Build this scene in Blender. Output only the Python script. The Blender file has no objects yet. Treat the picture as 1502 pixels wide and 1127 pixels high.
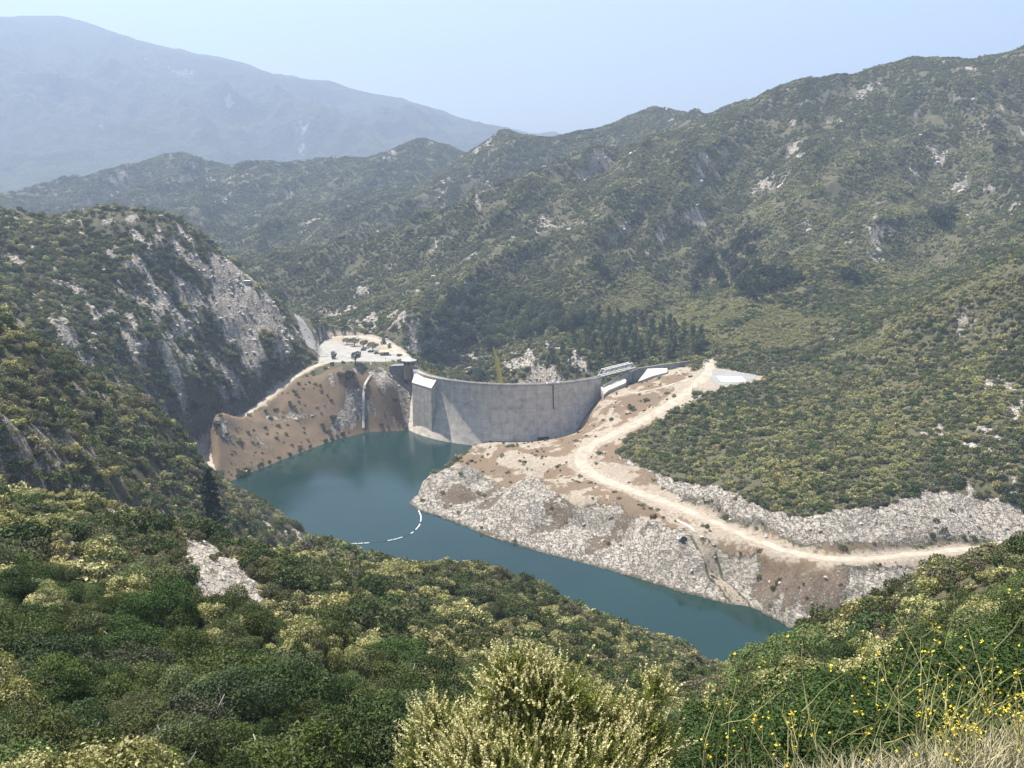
import bpy, bmesh, math, random
import numpy as np
R = math.radians
rng = np.random.default_rng(7)
random.seed(7)
SC = bpy.context.scene
COL = SC.collection
# ------------------------------------------------------------------ camera, sky, sun, exposure
CAMZ = 190.0            # eye height over the reservoir surface (z = 0)
PITCH = R(12.6)         # looking down
FPX, UC, VC = 1500.0, 751.0, 563.5      # photo pixels (1502 x 1127)
cam_d = bpy.data.cameras.new('camera')
cam_d.sensor_width = 36.0
cam_d.lens = 36.0 * FPX / 1502.0
cam_d.clip_start = 0.1
cam_d.clip_end = 60000
cam = bpy.data.objects.new('camera', cam_d)
COL.objects.link(cam)
cam.location = (0, 0, CAMZ)
cam.rotation_euler = (R(90) - PITCH, 0, 0)
SC.camera = cam
SUN_EL, SUN_AZ = R(62), R(-49)          # azimuth from +Y towards +X: sun stands back left
w = bpy.data.worlds.new('World'); SC.world = w; w.use_nodes = True
nt = w.node_tree
sky = nt.nodes.new('ShaderNodeTexSky'); sky.sky_type = 'NISHITA'; sky.sun_disc = False
sky.sun_elevation = SUN_EL; sky.sun_rotation = SUN_AZ % (2 * math.pi)
sky.altitude = 700; sky.air_density = 1.0; sky.dust_density = 2.0; sky.ozone_density = .8
bg = nt.nodes['Background']; bg.inputs['Strength'].default_value = 0.08
nt.links.new(sky.outputs[0], bg.inputs[0])
sd = bpy.data.lights.new('sun', 'SUN'); sd.energy = 5.0; sd.angle = R(0.6); sd.color = (1.0, 0.94, 0.84)
so = bpy.data.objects.new('sun', sd); COL.objects.link(so)
so.rotation_euler = (R(90) - SUN_EL, 0, math.pi - SUN_AZ)
so.location = (0, 0, 900)
vs = SC.view_settings
vs.view_transform = 'Standard'; vs.look = 'None'; vs.gamma = 1.0; vs.use_curve_mapping = False
vs.exposure = 1.42
SC.cycles.max_bounces = 6; SC.cycles.diffuse_bounces = 2; SC.cycles.glossy_bounces = 2
SC.cycles.transmission_bounces = 2; SC.cycles.transparent_max_bounces = 4; SC.cycles.volume_bounces = 0
HAZE = 1.75e-4

# ------------------------------------------------------------------ photo pixel -> ray
def ray(u, v):
    x = (u - UC) / FPX; y = -(v - VC) / FPX
    return np.array([x, math.cos(PITCH) + y * math.sin(PITCH), -math.sin(PITCH) + y * math.cos(PITCH)])
def PY(u, v, Y, dz=0.0):
    d = ray(u, v); t = Y / d[1]
    return (d[0] * t, Y, CAMZ + d[2] * t - dz)
def PZ(u, v, z):
    d = ray(u, v); t = (z - CAMZ) / d[2]
    return (d[0] * t, d[1] * t, z)

# ------------------------------------------------------------------ noise
_perm = np.random.default_rng(11).permutation(512).astype(np.int64)
_perm = np.concatenate([_perm, _perm])
_ga = np.linspace(0, 2 * np.pi, 64, endpoint=False)
_gx, _gy = np.cos(_ga), np.sin(_ga)
def perlin(x, y):
    xi = np.floor(x).astype(np.int64); yi = np.floor(y).astype(np.int64)
    xf = x - xi; yf = y - yi
    u = xf * xf * xf * (xf * (xf * 6 - 15) + 10); v = yf * yf * yf * (yf * (yf * 6 - 15) + 10)
    def g(ix, iy, dx, dy):
        h = _perm[_perm[ix & 511] + (iy & 511)] & 63
        return _gx[h] * dx + _gy[h] * dy
    a = g(xi, yi, xf, yf); b = g(xi + 1, yi, xf - 1, yf)
    c = g(xi, yi + 1, xf, yf - 1); d = g(xi + 1, yi + 1, xf - 1, yf - 1)
    return ((a + u * (b - a)) * (1 - v) + (c + u * (d - c)) * v) * 1.5
def fbm(x, y, L, octv=4, gain=0.5, seed=0.0):
    s = np.zeros_like(x); a = 1.0; n = 0.0
    for k in range(octv):
        f = 2.0 ** k / L
        s += a * perlin(x * f + 17.3 * k + seed * 3.7, y * f - 9.1 * k + seed * 5.3); n += a; a *= gain
    return s / n
def ridged(x, y, L, octv=4, gain=0.5, seed=0.0):
    s = np.zeros_like(x); a = 1.0; n = 0.0
    for k in range(octv):
        f = 2.0 ** k / L
        s += a * (1 - 2 * np.abs(perlin(x * f + 7.3 * k + seed * 2.9, y * f + 3.1 * k + seed * 4.1))); n += a; a *= gain
    return s / n
def sstep(a, b, x):
    t = np.clip((x - a) / (b - a), 0, 1); return t * t * (3 - 2 * t)
# ------------------------------------------------------------------ terrain control lines
CP = []
def line(pts, step=None):
    """pts: world points; resampled along their length"""
    pts = [np.array(p, float) for p in pts]
    for a, b in zip(pts[:-1], pts[1:]):
        L = np.hypot(*(b - a)[:2]); s = step or max(6.0, 0.035 * max(30.0, a[1]))
        n = max(1, int(round(L / s)))
        for k in range(n): CP.append(a + (b - a) * k / n)
    CP.append(pts[-1])
def pyl(lst, dz=0.0, step=None): line([PY(u, v, Y, dz) for u, v, Y in lst], step)
def pzl(lst, step=None): line([PZ(u, v, z) for u, v, z in lst], step)
def pts(lst, dz=0.0):
    for u, v, Y in lst: CP.append(np.array(PY(u, v, Y, dz)))
def wpts(lst):
    for p in lst: CP.append(np.array(p, float))
# the ledge the viewer stands on and the slope under it
wpts([(0, 0, 188.3), (-6, 0, 188.2), (6, 1, 188.3), (0, -8, 189), (-20, -5, 186), (20, -5, 190), (-40, 0, 184), (40, 0, 188),
      (1.0, 4.6, 186.55), (2.6, 4.6, 186.85), (4.2, 5, 187.0), (2.2, 6.3, 185.75), (3.6, 6.5, 185.9), (5.2, 7, 186.0),
      (-2.0, 5, 186.0), (0.2, 8.4, 183.7), (2.4, 9, 183.3), (-4, 9, 182.6), (6, 10, 183.6),
      (4, 18, 175.8), (9, 19, 176.3), (-2, 20, 174.2), (-12, 18, 175.5), (-25, 22, 173), (20, 24, 176), (35, 40, 172)])
pts([(0, 1127, 34), (200, 1127, 31), (400, 1127, 36), (600, 1127, 42), (800, 1127, 52), (0, 900, 70), (200, 1000, 46), (200, 850, 88),
     (400, 900, 98), (400, 1000, 58), (600, 900, 130), (600, 1000, 78), (800, 1000, 125), (800, 900, 195), (1000, 1080, 95), (1000, 1020, 190),
     (100, 780, 112), (300, 850, 118), (500, 860, 150)], 1.8)
# spur in front (left to right, sinking to the water)
pyl([(-140, 690, 150), (0, 695, 150), (60, 697, 152), (130, 702, 155), (230, 737, 165), (330, 792, 175), (430, 802, 190), (490, 806, 205), (560, 817, 215),
     (640, 827, 225), (710, 822, 235), (780, 847, 245), (840, 882, 258), (900, 912, 270), (960, 942, 283), (1010, 967, 297), (1060, 992, 315), (1092, 1007, 330)], 3.6)
# gully under the viewer to the right and the little spur beyond it
line([(22, 45, 160), (26, 70, 148), (26, 100, 133), (34, 150, 108), (52, 210, 72), (76, 270, 36), (98, 320, 10), (112, 350, -3)])
pyl([(1560, 770, 105), (1502, 795, 110), (1440, 812, 115), (1380, 840, 125), (1300, 870, 140), (1240, 905, 160), (1205, 932, 180), (1185, 960, 230), (1170, 990, 290)], 1.6)
pts([(1400, 900, 95), (1500, 860, 90), (1300, 940, 100), (1450, 940, 60)], 1.8)
line([(95, 200, 70), (125, 260, 36), (140, 320, 10), (170, 330, 0)])
wpts([(120, 150, 110), (170, 220, 60), (200, 300, 22), (190, 120, 130), (240, 200, 90), (300, 260, 60), (330, 150, 120), (400, 300, 70), (260, 330, 12), (330, 350, 30)])
# back side of the front spur and the water beyond
wpts([(-60, 300, 72), (-40, 330, 40), (-20, 360, 12), (20, 330, 35), (30, 362, 5), (60, 330, 22), (80, 352, -2), (105, 362, -4)])
line([(-98, 458, -1), (-60, 420, -3), (-20, 395, -3), (30, 380, -3), (80, 368, -3), (120, 362, -3)])
line([(-330, 165, 137), (-200, 180, 121), (-135, 205, 106), (-108, 240, 88), (-97, 300, 60), (-97, 370, 32), (-99, 425, 10)])
# second spur on the left
pyl([(-130, 380, 315), (0, 452, 330), (60, 492, 345), (110, 522, 360), (160, 560, 372), (215, 587, 390), (260, 617, 405), (278, 655, 420), (288, 695, 475)], 5.0)
pyl([(288, 695, 475), (308, 712, 530), (335, 716, 540), (400, 748, 505), (440, 775, 490), (478, 802, 474)], 2.2)
pts([(0, 530, 292), (0, 600, 250), (100, 600, 312), (100, 680, 258), (200, 650, 338), (200, 720, 285), (280, 740, 345), (350, 760, 400), (420, 790, 425)], 3.0)
line([(-330, 370, 135), (-260, 395, 112), (-215, 440, 84), (-190, 500, 52), (-188, 560, 30), (-190, 606, 17)])
# cliff hill left of the dam
pyl([(-150, 300, 660), (0, 310, 700), (50, 317, 715), (100, 313, 730), (150, 305, 745), (215, 312, 760), (260, 322, 765), (300, 352, 765), (345, 397, 765),
     (380, 422, 760), (420, 462, 775), (440, 492, 765), (457, 522, 745)], 1.4)
pts([(0, 400, 610), (100, 400, 640), (200, 400, 680), (150, 350, 700), (300, 420, 725), (300, 480, 690), (350, 462, 725), (350, 520, 690), (230, 500, 615), (230, 560, 580), (250, 610, 590), (300, 560, 650), (300, 615, 632), (100, 480, 540), (400, 500, 722), (420, 532, 716), (60, 440, 560)], .8)
line([(-480, 800, 130), (-390, 860, 90), (-270, 900, 62), (-170, 930, 30), (-60, 900, 6)])
# road along the left shore
ROAD_L = [(306, 694, 7), (298, 672, 9), (297, 652, 12), (312, 638, 14), (330, 628, 16), (380, 595, 24), (420, 562, 33), (450, 543, 38.5), (470, 534, 41.5), (487, 531, 42)]
pzl(ROAD_L)
SHORE_L = [(318, 712, 0), (345, 703, 0), (400, 680, 0), (450, 660, 0), (500, 643, 0), (540, 634, 0), (600, 630, 0), (640, 629, 0)]
pzl(SHORE_L)
pzl([(470, 542, 40), (500, 540, 41), (530, 536, 41.5), (560, 533, 41.5), (596, 531, 41.5)])
pzl([(540, 562, 31), (570, 560, 32), (600, 570, 30)]); pzl([(500, 590, 22), (560, 600, 16), (615, 600, 15)])
wpts([(-90, 640, -20), (-40, 620, -25), (0, 560, -25), (-60, 560, -25), (-100, 600, -12), (40, 480, -18), (90, 420, -15), (0, 640, -25), (-30, 520, -22), (-70, 480, -12), (130, 385, -12)])
# parking place
pzl([(470, 520, 42), (480, 500, 42), (510, 492, 42), (545, 492, 42), (568, 500, 42), (590, 515, 42), (604, 527, 42), (570, 529, 42), (520, 531, 42), (490, 528, 42)])
pzl([(520, 510, 42), (550, 515, 42), (575, 520, 42)])
pyl([(418, 448, 860), (432, 470, 830), (447, 492, 800), (462, 512, 775)])
wpts([(-160, 900, 55), (-120, 880, 46), (-60, 830, 20), (-40, 780, 5), (-30, 740, 10)])
# gorge below the dam and its far side
wpts([(-20, 760, -22), (10, 760, -30), (40, 760, -10), (0, 800, -32), (-40, 840, -18), (40, 720, -6), (10, 715, -30), (-30, 725, -10)])
pts([(700, 556, 850), (760, 560, 820), (760, 520, 872), (800, 500, 890), (820, 545, 800), (850, 470, 930), (700, 470, 930), (650, 520, 880), (640, 550, 830), (600, 480, 930), (550, 478, 930), (500, 472, 930), (450, 455, 960),
     (860, 520, 800)], 2)
# right bank: road shelf, helicopter pad, peninsula
pzl([(886, 582, 29.5), (900, 575, 31.5), (918, 568, 33.5), (934, 562.5, 35.2), (955, 556, 37.2), (982, 549, 39.2), (1005, 540, 41.5), (1040, 527, 43)])
wpts([(70, 700, 26), (80, 706, 27), (112, 722, 41), (130, 738, 42)])
pts([(870, 500, 830), (950, 500, 800), (1040, 505, 770)], 3)
PADC = [(1020, 548, 42), (1060, 545, 42), (1120, 553, 42), (1100, 561, 42), (1050, 567, 42), (1020, 565, 42), (1072, 556, 42)]
pzl(PADC)
ROAD_R = [(1042, 529, 43), (1040, 545, 42.4), (1028, 562, 41), (1000, 583, 36.5), (960, 608, 29.5), (910, 632, 22.5), (868, 652, 17.5), (850, 668, 15.5), (858, 690, 15), (890, 706, 16.5), (935, 722, 18),
          (990, 742, 19), (1040, 762, 19.5), (1090, 785, 20), (1150, 808, 20.4), (1215, 822, 21.5), (1290, 819, 22), (1350, 812, 22.5), (1450, 803, 24)]
pzl(ROAD_R)
pzl([(884, 585, 29), (870, 605, 22), (850, 632, 9), (820, 642, 4), (780, 648, 2), (745, 650, 0.5)])
pzl([(920, 575, 34), (960, 565, 38), (920, 600, 28), (980, 560, 39.5)])
pzl([(700, 655, 6), (740, 662, 9), (790, 670, 11), (820, 690, 12)])
SHORE_R = [(705, 652, 0), (660, 680, 0), (625, 712, 0), (598, 738, 0), (612, 748, 0), (660, 765, 0), (730, 790, 0), (800, 812, 0), (900, 838, 0), (980, 862, 0), (1060, 886, 0), (1110, 893, 0), (1160, 920, 0), (1200, 930, 0), (1260, 945, 0)]
pzl(SHORE_R)
pzl([(690, 690, 9), (740, 694, 12), (800, 715, 14), (860, 735, 15), (900, 745, 15.5), (960, 765, 16), (1030, 790, 17), (1100, 815, 16), (1200, 845, 17), (1300, 840, 19)])
pzl([(650, 715, 7), (700, 735, 8), (760, 755, 8), (850, 785, 8), (950, 815, 8), (1050, 845, 8), (1150, 870, 9), (1230, 890, 10)])
# foot of the vegetated bench above the road (cut bank top)
pzl([(895, 655, 20), (905, 672, 22), (960, 692, 25), (1050, 712, 28), (1130, 748, 29), (1200, 757, 30.5), (1300, 745, 34), (1370, 725, 37), (1440, 740, 34), (1510, 760, 31), (1600, 760, 34)])
pts([(1000, 640, 575), (1100, 620, 580), (1100, 680, 510), (1200, 600, 600), (1200, 680, 500), (1300, 560, 620), (1300, 650, 510), (1400, 500, 640), (1400, 600, 540), (1400, 680, 470), (1500, 470, 615), (1490, 600, 520), (1500, 690, 450), (1560, 640, 480)], 1.6)
pyl([(1600, 330, 640), (1502, 387, 650), (1440, 417, 657), (1380, 447, 667), (1320, 477, 682), (1260, 507, 697), (1200, 531, 705), (1140, 549, 698)], 1.5)
pts([(1060, 500, 790), (1100, 480, 810), (1200, 465, 830), (1300, 445, 860), (1400, 420, 880), (1100, 420, 905), (1240, 412, 910), (1000, 440, 930), (1000, 480, 850), (1480, 390, 880)], 1.5)
# big hill on the right and the ridge that runs down to the left from it
pyl([(1700, 40, 1450), (1502, 66, 1450), (1430, 79, 1440), (1350, 89, 1430), (1290, 99, 1420), (1230, 109, 1410), (1180, 124, 1400), (1130, 139, 1400), (1090, 154, 1400), (1040, 172, 1390),
     (1000, 192, 1370), (940, 210, 1330), (860, 258, 1260), (800, 284, 1220), (740, 298, 1200), (640, 338, 1180), (560, 388, 1130), (500, 440, 1060)], 3)
pyl([(1260, 130, 1390), (1210, 185, 1310), (1170, 222, 1250), (1120, 266, 1180), (1070, 314, 1120), (1010, 356, 1070), (950, 395, 1020), (900, 425, 985)], 4)
pts([(1150, 300, 1065), (1200, 250, 1130), (1200, 330, 1030), (1300, 300, 1080), (1300, 200, 1240), (1400, 300, 1090), (1400, 200, 1250), (1500, 300, 1080), (1500, 200, 1240), (1100, 370, 985), (1000, 280, 1160), (1050, 220, 1270),
     (930, 320, 1090), (850, 330, 1110), (850, 400, 1020), (760, 360, 1080), (700, 400, 1040), (640, 420, 1010), (1350, 380, 950), (1200, 390, 950)], 3)
pts([(700, 430, 990), (850, 432, 985), (900, 432, 970), (960, 402, 1015)], 2)
wpts([(700, 1600, 240), (300, 1600, 180), (100, 1500, 110), (-50, 1450, 80), (-200, 1400, 50), (-300, 1200, 45), (1200, 1700, 300), (600, 2200, 120), (1500, 2400, 200)])
# ridges further back
pyl([(1120, 175, 1900), (1035, 170, 1900), (1010, 162, 1900), (990, 165, 1905), (980, 163, 1900), (955, 160, 1880), (900, 184, 1850), (840, 199, 1800), (790, 203, 1800), (735, 193, 1780), (700, 209, 1750), (660, 242, 1700),
     (600, 278, 1650), (520, 312, 1600), (450, 350, 1520), (390, 395, 1440)], 3)
wpts([(-60, 2000, 125), (-250, 1950, 90), (150, 2050, 150), (-450, 1800, 60), (-600, 1500, 60), (-500, 1100, 75)])
pyl([(760, 235, 2250), (700, 225, 2280), (665, 211, 2300), (620, 195, 2300), (590, 208, 2300), (540, 233, 2350), (480, 248, 2400), (440, 234, 2400), (400, 243, 2400), (375, 254, 2400), (330, 243, 2450), (270, 222, 2450),
     (220, 235, 2500), (170, 259, 2500), (120, 284, 2550), (60, 318, 2600), (-60, 380, 2650)], 3)
pts([(200, 320, 1950), (300, 300, 1950), (400, 300, 1850), (330, 360, 1500), (250, 280, 2200), (480, 290, 1950)], 3)
wpts([(-1500, 2700, 0), (-700, 2900, 40), (0, 2900, 80), (900, 2900, 120), (-1700, 1800, 60), (-1200, 1200, 120), (-900, 700, 180), (1600, 1000, 260), (1300, 600, 220), (900, 400, 160), (-600, 300, 190), (-400, 150, 180)])

CP = np.array(CP)
# thin out near-duplicates
keep = []
cell = {}
for i, p in enumerate(CP):
    s = max(0.8, 0.006 * p[1])
    k = (round(p[0] / s), round(p[1] / s), int(math.log(max(p[1], 1) + 10) * 4))
    if k in cell: continue
    cell[k] = 1; keep.append(i)
CP = CP[keep]
_c2 = 3.0 ** 2
def _phi(A, B):
    d2 = (A ** 2).sum(1)[:, None] + (B ** 2).sum(1)[None] - 2 * A @ B.T
    return np.sqrt(np.maximum(d2, 0) + _c2)
n = len(CP)
_A = np.zeros((n + 1, n + 1)); _A[:n, :n] = _phi(CP[:, :2], CP[:, :2]) - np.eye(n) * 0.25
_A[:n, n] = 1; _A[n, :n] = 1
_W = np.linalg.solve(_A, np.concatenate([CP[:, 2], [0]]))
def base_h(XY):
    out = np.empty(len(XY))
    for i in range(0, len(XY), 20000):
        out[i:i + 20000] = _phi(XY[i:i + 20000], CP[:, :2]) @ _W[:n] + _W[n]
    return out
# polar grid round the viewer: fine near, coarse far
def geo(a, b, q): return list(a * q ** np.arange(int(math.log(b / a) / math.log(q))))
rr = np.array([0.6, 1.0, 1.5] + geo(2, 30, 1.035) + geo(30, 300, 1.0076) + geo(300, 1000, 1.0042) + geo(1000, 2950, 1.0052))
AZ0, AZ1, NA = R(-46), R(46), 781
aa = np.linspace(AZ0, AZ1, NA)
rc = rr[::2] if len(rr) % 2 else np.append(rr[::2], rr[-1])
ac = aa[::2]
Rc, Ac = np.meshgrid(rc, ac, indexing='ij')
hc = base_h(np.stack([(Rc * np.sin(Ac)).ravel(), (Rc * np.cos(Ac)).ravel()], 1)).reshape(Rc.shape)
hm = np.empty((len(rr), hc.shape[1]))
for j in range(hc.shape[1]): hm[:, j] = np.interp(rr, rc, hc[:, j])
H = np.empty((len(rr), NA))
for i in range(len(rr)): H[i] = np.interp(aa, ac, hm[i])
RR, AA = np.meshgrid(rr, aa, indexing='ij')
GX, GY = RR * np.sin(AA), RR * np.cos(AA)

def poly_dist(X, Y, P):
    """distance to a polyline in plan and the height along it"""
    best = np.full(X.shape, 1e9); zz = np.zeros(X.shape)
    P = np.array(P)
    for a, b in zip(P[:-1], P[1:]):
        d = b[:2] - a[:2]; L2 = max(1e-6, (d ** 2).sum())
        t = np.clip(((X - a[0]) * d[0] + (Y - a[1]) * d[1]) / L2, 0, 1)
        dist = np.hypot(X - a[0] - t * d[0], Y - a[1] - t * d[1])
        m = dist < best
        best[m] = dist[m]; zz[m] = (a[2] + t * (b[2] - a[2]))[m]
    return best, zz
def in_poly(X, Y, P):
    c = np.zeros(X.shape, bool); m = len(P)
    for i in range(m):
        x0, y0 = P[i][:2]; x1, y1 = P[(i + 1) % m][:2]
        if y0 == y1: continue
        c ^= ((y0 > Y) != (y1 > Y)) & (X < (x1 - x0) * (Y - y0) / (y1 - y0) + x0)
    return c
WL = [PZ(*p) for p in ROAD_L]; WR = [PZ(*p) for p in ROAD_R]
# ravines and relief, faded out at flats
LOT = [PZ(*p) for p in [(468, 532, 42), (466, 505, 42), (480, 494, 42), (545, 490, 42), (572, 498, 42), (596, 514, 42), (606, 530, 42)]]
PADP = [PZ(*p) for p in [(1012, 556, 42), (1030, 538, 42), (1060, 541, 42), (1135, 555, 42), (1100, 563, 42), (1050, 572, 42), (1015, 570, 42)]]
PEN = [PZ(*p) for p in [(700, 652, 5), (790, 642, 5), (850, 630, 10), (885, 578, 30), (935, 556, 38), (1010, 535, 42), (1040, 560, 41), (1000, 600, 32), (920, 650, 20), (900, 672, 18), (1000, 735, 19), (1100, 780, 20),
                               (1160, 802, 20), (1150, 815, 19), (1000, 770, 17), (900, 742, 15), (830, 732, 14), (740, 692, 11), (690, 688, 8)]]
amp = np.clip((RR - 8) / 60, 0, 1)
flat = np.ones_like(H)
near = RR < 1100
for P, s in ((LOT, 1), (PADP, 1), (PEN, 0.8)):
    m = in_poly(GX, GY, P); flat[m] = 1 - s
# blur the flat mask a little
for _ in range(6):
    f2 = flat.copy(); f2[1:-1, 1:-1] = (flat[:-2, 1:-1] + flat[2:, 1:-1] + flat[1:-1, :-2] + flat[1:-1, 2:] + 2 * flat[1:-1, 1:-1]) / 6; flat = f2
dL, zL = poly_dist(GX, GY, WL); dR, zR = poly_dist(GX, GY, WR)
flat *= sstep(3, 16, np.minimum(dL, dR))
shore = sstep(0, 10, np.abs(H)) * 0.75 + 0.25
big = sstep(700, 1200, RR)
def relief(X, Y):
    wx = X + 18 * fbm(X, Y, 90, 2, seed=3); wy = Y + 18 * fbm(X, Y, 90, 2, seed=4)
    n1 = ridged(wx, wy, 62, 4, 0.5, 1) - 0.35
    n2 = ridged(X + 60 * fbm(X, Y, 300, 2, seed=5), Y, 210, 5, 0.52, 2) - 0.35
    return n1, n2
n1, n2 = relief(GX, GY)
n3 = ridged(GX + 25 * fbm(GX, GY, 120, 2, seed=15), GY * .8, 95, 4, .5, 6) - .35
leftm = sstep(-60, -150, GX) * sstep(230, 330, GY) * sstep(1000, 850, GY)
CRL = [[PY(*p) for p in l] for l in ([(1502, 66, 1450), (1350, 89, 1430), (1230, 109, 1410), (1130, 139, 1400), (1040, 172, 1390)], [(1035, 170, 1900), (955, 160, 1880), (840, 199, 1800), (735, 193, 1780), (660, 242, 1700)],
        [(665, 211, 2300), (620, 195, 2300), (540, 233, 2350), (440, 234, 2400), (330, 243, 2450), (270, 222, 2450), (170, 259, 2500), (60, 318, 2600)])]
dcr = np.minimum.reduce([poly_dist(GX, GY, l)[0] for l in CRL]); crest_damp = .25 + .75 * sstep(10, 150, dcr)
sc1 = GX * .88 - GY * .47 + 45 * fbm(GX, GY, 220, 3, seed=16); sc2 = GX * .47 + GY * .88
spur = (ridged(sc1, sc2 * .32, 165, 3, .4, 17) - .35)
rel = big * crest_damp * 56 * spur + leftm * (6.0 * n3 * sstep(380, 520, GY) + 2.0 * (ridged(GX, GY, 24, 3, .55, 14) - .35)) + (1 - big) * 2.6 * n1 + big * 9 * n2 * crest_damp + (0.6 * fbm(GX, GY, 9, 3, seed=8)) * (1 - big)
H += rel * amp * flat * shore
# rough granite: bluffs by the water, cliff on the left, cut bank
def polyz(l): return [PZ(*p) for p in l]
BLUFF = polyz([(590, 742, 0), (640, 700, 4), (700, 686, 9), (760, 703, 12), (830, 732, 14), (900, 745, 15), (990, 772, 17), (1080, 806, 18), (1150, 822, 19), (1220, 832, 20), (1300, 830, 21), (1460, 815, 23), (1480, 960, 0), (1200, 960, -6), (1060, 905, -6), (800, 830, -6), (600, 760, -6)])
CUT = polyz([(905, 668, 20), (960, 690, 24), (1050, 712, 28), (1130, 750, 29), (1200, 758, 30), (1300, 745, 34), (1370, 722, 37), (1440, 735, 34), (1520, 755, 32), (1520, 800, 26), (1440, 797, 25), (1290, 812, 22), (1215, 815, 21), (1150, 800, 21), (1060, 765, 20), (990, 738, 19), (920, 712, 18), (885, 695, 17)])
CLIFF = [PY(*p) for p in [(20, 420, 590), (150, 400, 650), (215, 370, 710), (290, 360, 755), (340, 395, 765), (410, 470, 765), (450, 525, 745), (400, 580, 690), (300, 640, 632), (285, 640, 600), (200, 590, 540), (100, 520, 510)]]
jx = GX + 6 * fbm(GX, GY, 25, 3, seed=21); jy = GY + 6 * fbm(GX, GY, 25, 3, seed=22)
m_bluff = in_poly(jx, jy, BLUFF).astype(float); m_cut = in_poly(jx, jy, CUT).astype(float); m_cliff = in_poly(jx, jy, CLIFF).astype(float)
rk = ridged(GX + 3 * fbm(GX, GY, 12, 2, seed=31), GY, 13, 4, 0.6, 9) - 0.3
rk2 = ridged(GX * 1.0, GY * 0.55, 26, 4, 0.6, 12) - 0.3
rocky = np.clip(m_bluff + m_cut * 0.55 + m_cliff * 1.1, 0, 1.2)
H += rocky * (1.5 * rk + 1.9 * rk2) * sstep(2, 9, np.minimum(dL, dR)) * (0.25 + 0.75 * sstep(0, 6, H))
gs, gt = GX * .72 - GY * .69, GX * .69 + GY * .72
H += m_bluff * 2.0 * (ridged(gs + 4 * fbm(GX, GY, 18, 2, seed=33), gt * .28, 13, 4, .55, 34) - .35) * sstep(0, 6, H)
_F = [PY(*p) for p in [(315, 395, 750), (345, 400, 755), (385, 440, 745), (392, 485, 730), (375, 515, 705), (330, 515, 690), (312, 460, 705)]]
H += in_poly(jx, jy, _F) * 3.0 * (ridged(GX + 2 * fbm(GX, GY, 10, 2, seed=35), GY * .3, 11, 4, .55, 36) - .3)
# exact shoreline
NEARSHORE = [(150, 352), (112, 352), (80, 358), (30, 366), (-20, 386), (-60, 414), (-98, 452)]
TAIL = [PZ(u, v, 0)[:2] for u, v in ((480, 805), (440, 781), (400, 753), (335, 721), (318, 712))]
DAMB = [PZ(u, v, 0)[:2] for u, v in ((648, 612), (760, 622), (800, 636), (745, 650))]
WATER = [PZ(*p)[:2] for p in SHORE_L] + DAMB + [PZ(*p)[:2] for p in SHORE_R] + NEARSHORE + TAIL
sub = (RR > 300) & (RR < 800)
sx_ = GX[sub] + 1.6 * fbm(GX[sub], GY[sub], 14, 4, .6, seed=25); sy_ = GY[sub] + 1.6 * fbm(GX[sub], GY[sub], 14, 4, .6, seed=26)
inw = in_poly(sx_, sy_, WATER)
dsh, _ = poly_dist(sx_, sy_, [(*p, 0) for p in WATER + WATER[:1]])
hs = H[sub]
hs = np.where(inw, np.minimum(hs, -.25 - .35 * np.minimum(dsh, 20)), np.maximum(hs, .15 + .42 * np.minimum(dsh, 9)))
H[sub] = hs
# roads cut level
for d, z, hw in ((dL, zL, 2.6), (dR, zR, 3.2)):
    t = 1 - sstep(hw, hw + 7, d); H = H * (1 - t) + (z) * t
mp = in_poly(GX, GY, LOT); H[mp] = 42.0
mp = in_poly(GX, GY, PADP); H[mp] = 42.0
NR = len(rr)
def sample(X, Y):
    X = np.asarray(X, float); Y = np.asarray(Y, float)
    r = np.hypot(X, Y); a = np.arctan2(X, Y)
    fi = np.interp(r, rr, np.arange(NR)); fj = np.clip((a - AZ0) / (AZ1 - AZ0) * (NA - 1), 0, NA - 1.001)
    i = np.minimum(fi.astype(int), NR - 2); j = fj.astype(int); s = fi - i; t = fj - j
    return (H[i, j] * (1 - s) * (1 - t) + H[i + 1, j] * s * (1 - t) + H[i, j + 1] * (1 - s) * t + H[i + 1, j + 1] * s * t)
def gz(x, y): return float(sample(np.array([x]), np.array([y]))[0])
def hit(u, v, rmin=2.0):
    """first point of the ground along the ray of a photo pixel"""
    d = ray(u, v); dh = math.hypot(d[0], d[1])
    r = np.concatenate([np.geomspace(rmin, 2940, 6000)]); X = r * d[0] / dh; Y = r * d[1] / dh
    Z = CAMZ + r * d[2] / dh; G = sample(X, Y)
    k = np.nonzero(Z < G)[0]
    if len(k) == 0: return None
    k = k[0]; return np.array([X[k], Y[k], G[k]])
# slope
dHr = np.gradient(H, axis=0) / np.gradient(RR, axis=0)
dHa = np.gradient(H, axis=1) / (RR * (aa[1] - aa[0]))
SLOPE = np.hypot(dHr, dHa)
# what can be seen from about here (with a margin)
ELEV = np.arctan2(H + 3.0 - CAMZ, RR)
RUN = np.maximum.accumulate(np.arctan2(H - CAMZ, RR), axis=0)
RUN = np.vstack([RUN[:1], RUN[:-1]])
VIS = ELEV > RUN - R(0.55)

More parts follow.
